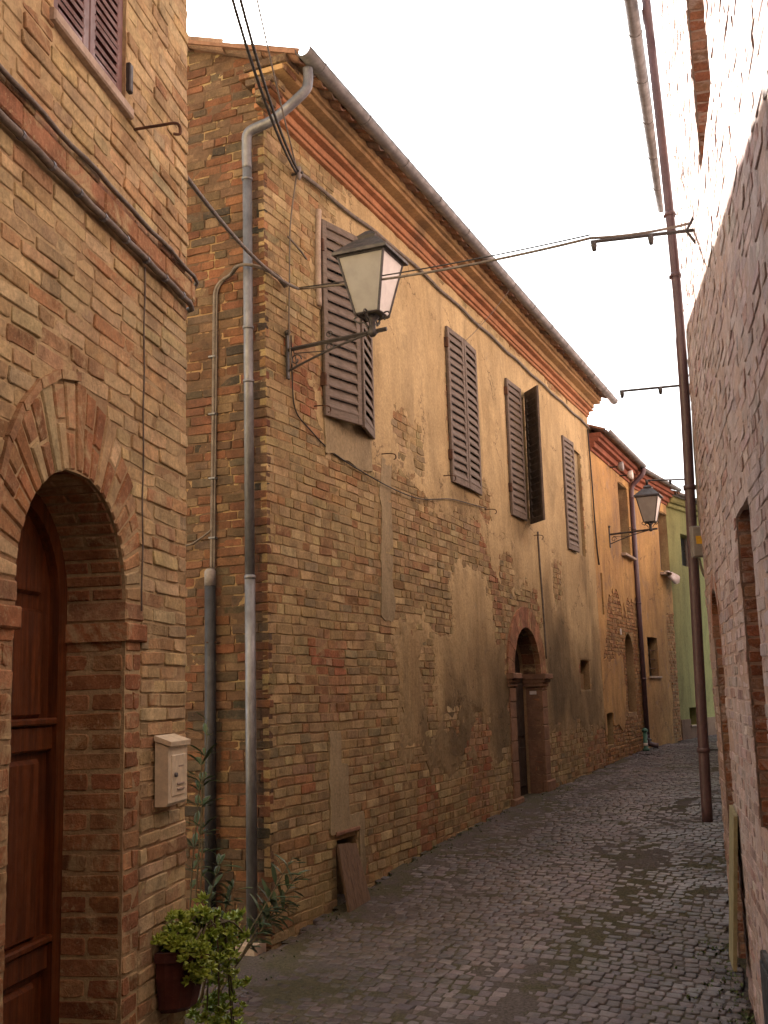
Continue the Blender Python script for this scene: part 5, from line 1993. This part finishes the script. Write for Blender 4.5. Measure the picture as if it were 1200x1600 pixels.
HK = FM.P(0.42, 5.16, 0.10)
cable(sag(FL.P(0.66, 4.08, -0.06), HK, 0.10), 0.013, 'grey cable strung from the tan house corner to the long house')
c2 = sag(HK, A1t + Vector((0, 0, 0.03)), 0.05, 22)
cable(c2, 0.010, 'grey cable strung behind the large lantern across the street to the nearest bracket')
for a_, b_, s_, lab in ((HK + Vector((0, 0, .01)), A1t + Vector((0, 0, .055)), 0.03, 'thin twin cable crossing the street just above the grey cable'),):
    cable(sag(a_, b_, s_, 22), 0.0055, lab, 'black')
cable(sag(A1t + Vector((0, 0, .03)), FR.P(1.4, 4.95, 0.02), 0.02, 8), 0.010, 'grey cable tied along the nearest wire bracket')
BK = FM.P(0.50, 6.28, 0.06)
for i, (ox, lab) in enumerate(((0.0, 'black power cable from above to the cornice, lower of the pair'), (0.05, 'black power cable from above to the cornice, upper of the pair'))):
    far = Vector((-1.02 + ox * 1.3, 6.0, 6.62))
    cable(sag(far, BK + Vector((ox * .3, 0, .02 * i)), 0.22), 0.012, lab, 'black')
cable(sag(Vector((-0.86, 6.4, 6.8)), BK + Vector((0, 0, .05)), 0.05), 0.007, 'thin brown cable beside the black pair at the corner')
cb_ = thing('cable_bracket', 'small grey bracket under the cornice where the black cables end', 'bracket', BK)
MB().tube([FM.P(0.5, 6.28, 0.0), FM.P(0.5, 6.28, 0.12)], 0.012, 6).build('pin', M['iron'], cb_)
MB().tube([FM.P(0.5, 6.22, 0.08), FM.P(0.5, 6.26, 0.08), FM.P(0.5, 6.34, 0.08)], [0.012, 0.026, 0.02], 8).build('insulator', M['boxgrey'], cb_, True)
pts = [FM.P(0.5, 6.28, 0.06)] + [FM.P(0.6 + i * 0.4, 6.33 + 0.14 * min(1, i / 6) + 0.012 * math.sin(i * 1.9), 0.045) for i in range(30)]
cable(bez(pts, 3), 0.019, 'grey bundled cable running under the whole cornice')
pts = bez([FM.P(0.49, 6.25, 0.06), FM.P(0.38, 5.75, 0.05), FM.P(0.33, 5.2, 0.06), FM.P(0.31, 4.8, 0.06), FM.P(0.30, 4.5, 0.08), FM.P(0.35, 4.42, 0.09), FM.P(0.40, 4.5, 0.08), FM.P(0.37, 4.62, 0.06)], 6)
cable(pts, 0.007, 'pale cord hanging down the corner and looped at the large lantern', 'cable')
cable(bez([FM.P(0.42, 4.75, 0.02), FM.P(0.43, 4.4, 0.02), FM.P(0.48, 4.1, 0.02), FM.P(0.75, 3.98, 0.02), FM.P(1.2, 3.86, 0.02), FM.P(1.9, 3.78, 0.035), FM.P(2.7, 3.74, 0.035), FM.P(3.4, 3.76, 0.035), FM.P(4.3, 3.9, 0.035), FM.P(5.0, 3.95, 0.035), FM.P(5.7, 3.99, 0.035)], 7), 0.006, 'thin dark wire trailing across the brick below the shutters', 'black')
cable(bez([FM.P(8.2, 4.0, 0.03), FM.P(8.22, 3.5, 0.03), FM.P(8.25, 3.0, 0.035), FM.P(8.28, 2.1, 0.04)], 5), 0.014, 'thin vertical conduit running down to the dark arched doorway', 'cable', cat='conduit', name='conduit')
cable(bez([FM.P(12.0, 6.4, 0.05), FM.P(12.1, 5.6, 0.05), FM.P(12.15, 4.8, 0.05), FM.P(12.25, 4.2, 0.04), FM.P(12.35, 3.9, 0.04)], 5), 0.014, 'dark cable dropping at the joint between long and ochre houses', 'black')
tag(MB().tube(bez([FM.P(0.70, 5.55, 0.04), FM.P(0.55, 5.58, 0.05), FM.P(0.33, 5.62, 0.05)], 4), 0.010, 6).build('conduit', M['cable'], None, True), 'short grey conduit stub left of the first shutter', 'conduit')
cable(sag(FM.P(4.9, 5.95, .03), FM.P(5.9, 7.0, 0.46), 0.05, 8), 0.004, 'thin thread from the second shutter up to the gutter', 'cable', 5)
MB().tube(bez([FM.P(1.0, 6.15, 0.02), FM.P(0.97, 5.85, 0.022), FM.P(0.96, 5.5, 0.022), FM.P(0.97, 5.2, 0.02)], 4), 0.03, 7).build('plaster_bead', M['palestone'], MH, True)

# ================================================================== OLEANDER SPRIGS
def sprig(mb, ms, base, tip, rr, nl=16, ll=0.15):
    mid = base.lerp(tip, .5) + Vector((rr.uniform(-.05, .05), rr.uniform(-.05, .05), 0.03))
    pts = bez([base, mid, tip], 6)
    ms.tube(pts, [0.008 * (1 - .6 * i / (len(pts) - 1)) for i in range(len(pts))], 5)
    for i in range(nl):
        t_ = 0.55 + 0.45 * (i / (nl - 1))
        p = pts[min(len(pts) - 1, int(t_ * (len(pts) - 1)))]
        ax = (pts[-1] - pts[-3]).normalized()
        x, y = perp(ax)
        a = i * 2.1 + rr.uniform(-.3, .3)
        d = ((x * math.cos(a) + y * math.sin(a)) * rr.uniform(.6, 1.1) + ax * rr.uniform(.3, .9)).normalized()
        l = ll * rr.uniform(0.7, 1.15)
        s_ = d.cross(Vector((0, 0, 1)))
        s_ = s_.normalized() * l * 0.1 if s_.length > .01 else x * l * .1
        dr_ = Vector((0, 0, -l * 0.22))
        mb.add([p, p + d * l * .33 + s_, p + d * l * .7 + s_ * .9 + dr_ * .4, p + d * l + dr_, p + d * l * .7 - s_ * .9 + dr_ * .4, p + d * l * .33 - s_], [(0, 1, 2, 3, 4, 5)])


r = random.Random(101)
for (b, tips, lab) in (
    ((-1.00, 7.4), [(-1.235, 7.5, 1.50), (-1.285, 7.5, 1.12), (-1.27, 7.45, 1.30)], 'dark oleander with tall sprigs behind the mailbox corner'),
    ((-1.05, 7.6), [(-1.15, 7.5, 0.60), (-1.22, 7.5, 0.38), (-1.07, 7.5, 0.42), (-1.17, 7.45, 0.25)], 'low dark oleander sprigs at the foot of the steel tube'),
    ((-1.0, 7.7), [(-0.72, 8.0, 0.52), (-0.85, 8.0, 0.24), (-0.755, 8.0, 0.20), (-0.69, 8.0, 0.40)], 'oleander sprigs reaching in front of the zinc downpipe')):
    base = Vector((b[0] - .25, b[1], ground_xy(b[0] - .25, b[1])))
    q = thing('oleander', lab, 'plant', base)
    mb, ms = MB(), MB()
    for tx, ty, tz in tips:
        tip = Vector((tx, ty, tz))
        b0 = base + Vector((r.uniform(-.04, .04), r.uniform(-.04, .04), 0)) if tz < 0.9 else base + Vector((-.1, 0, 0))
        sprig(mb, ms, b0, tip, r, 26, 0.17)
    mb.build('leaves', M['oleander'], q)
    ms.build('stems', M['stem'], q)

# moss and weeds at the foot of the walls
r = random.Random(111)
mb = MB()
for i in range(900):
    k_ = r.random()
    if k_ < 0.55:
        t = r.uniform(0.1, 9)
        L = abs(r.gauss(0, 0.10)) + 0.03
    elif k_ < 0.75:
        t, L = r.uniform(-1.2, 0.0), r.uniform(-0.9, 0.3)
    else:
        q = FR.P(r.uniform(0.2, 2.4), 0, abs(r.gauss(0, 0.14)) + 0.03)
        t, L = side(FM, q.x, q.y)
    p = stp(t, L, -0.012)
    if not in_street(p.x, p.y, 0.01) or not in_view(p, 20):
        continue
    for j in range(5):
        a = r.uniform(0, 6.28)
        l = r.uniform(0.012, 0.035)
        d = Vector((math.cos(a) * .7, math.sin(a) * .7, r.uniform(.5, 1))) * l
        s_ = Vector((-math.sin(a), math.cos(a), 0)) * l * 0.25
        mb.add([p, p + d * .6 + s_, p + d, p + d * .6 - s_], [(0, 1, 2, 3)])
o = mb.build('weeds', M['weed'], None)
o['kind'] = 'stuff'
o['label'] = 'low weeds and moss along the foot of the walls'
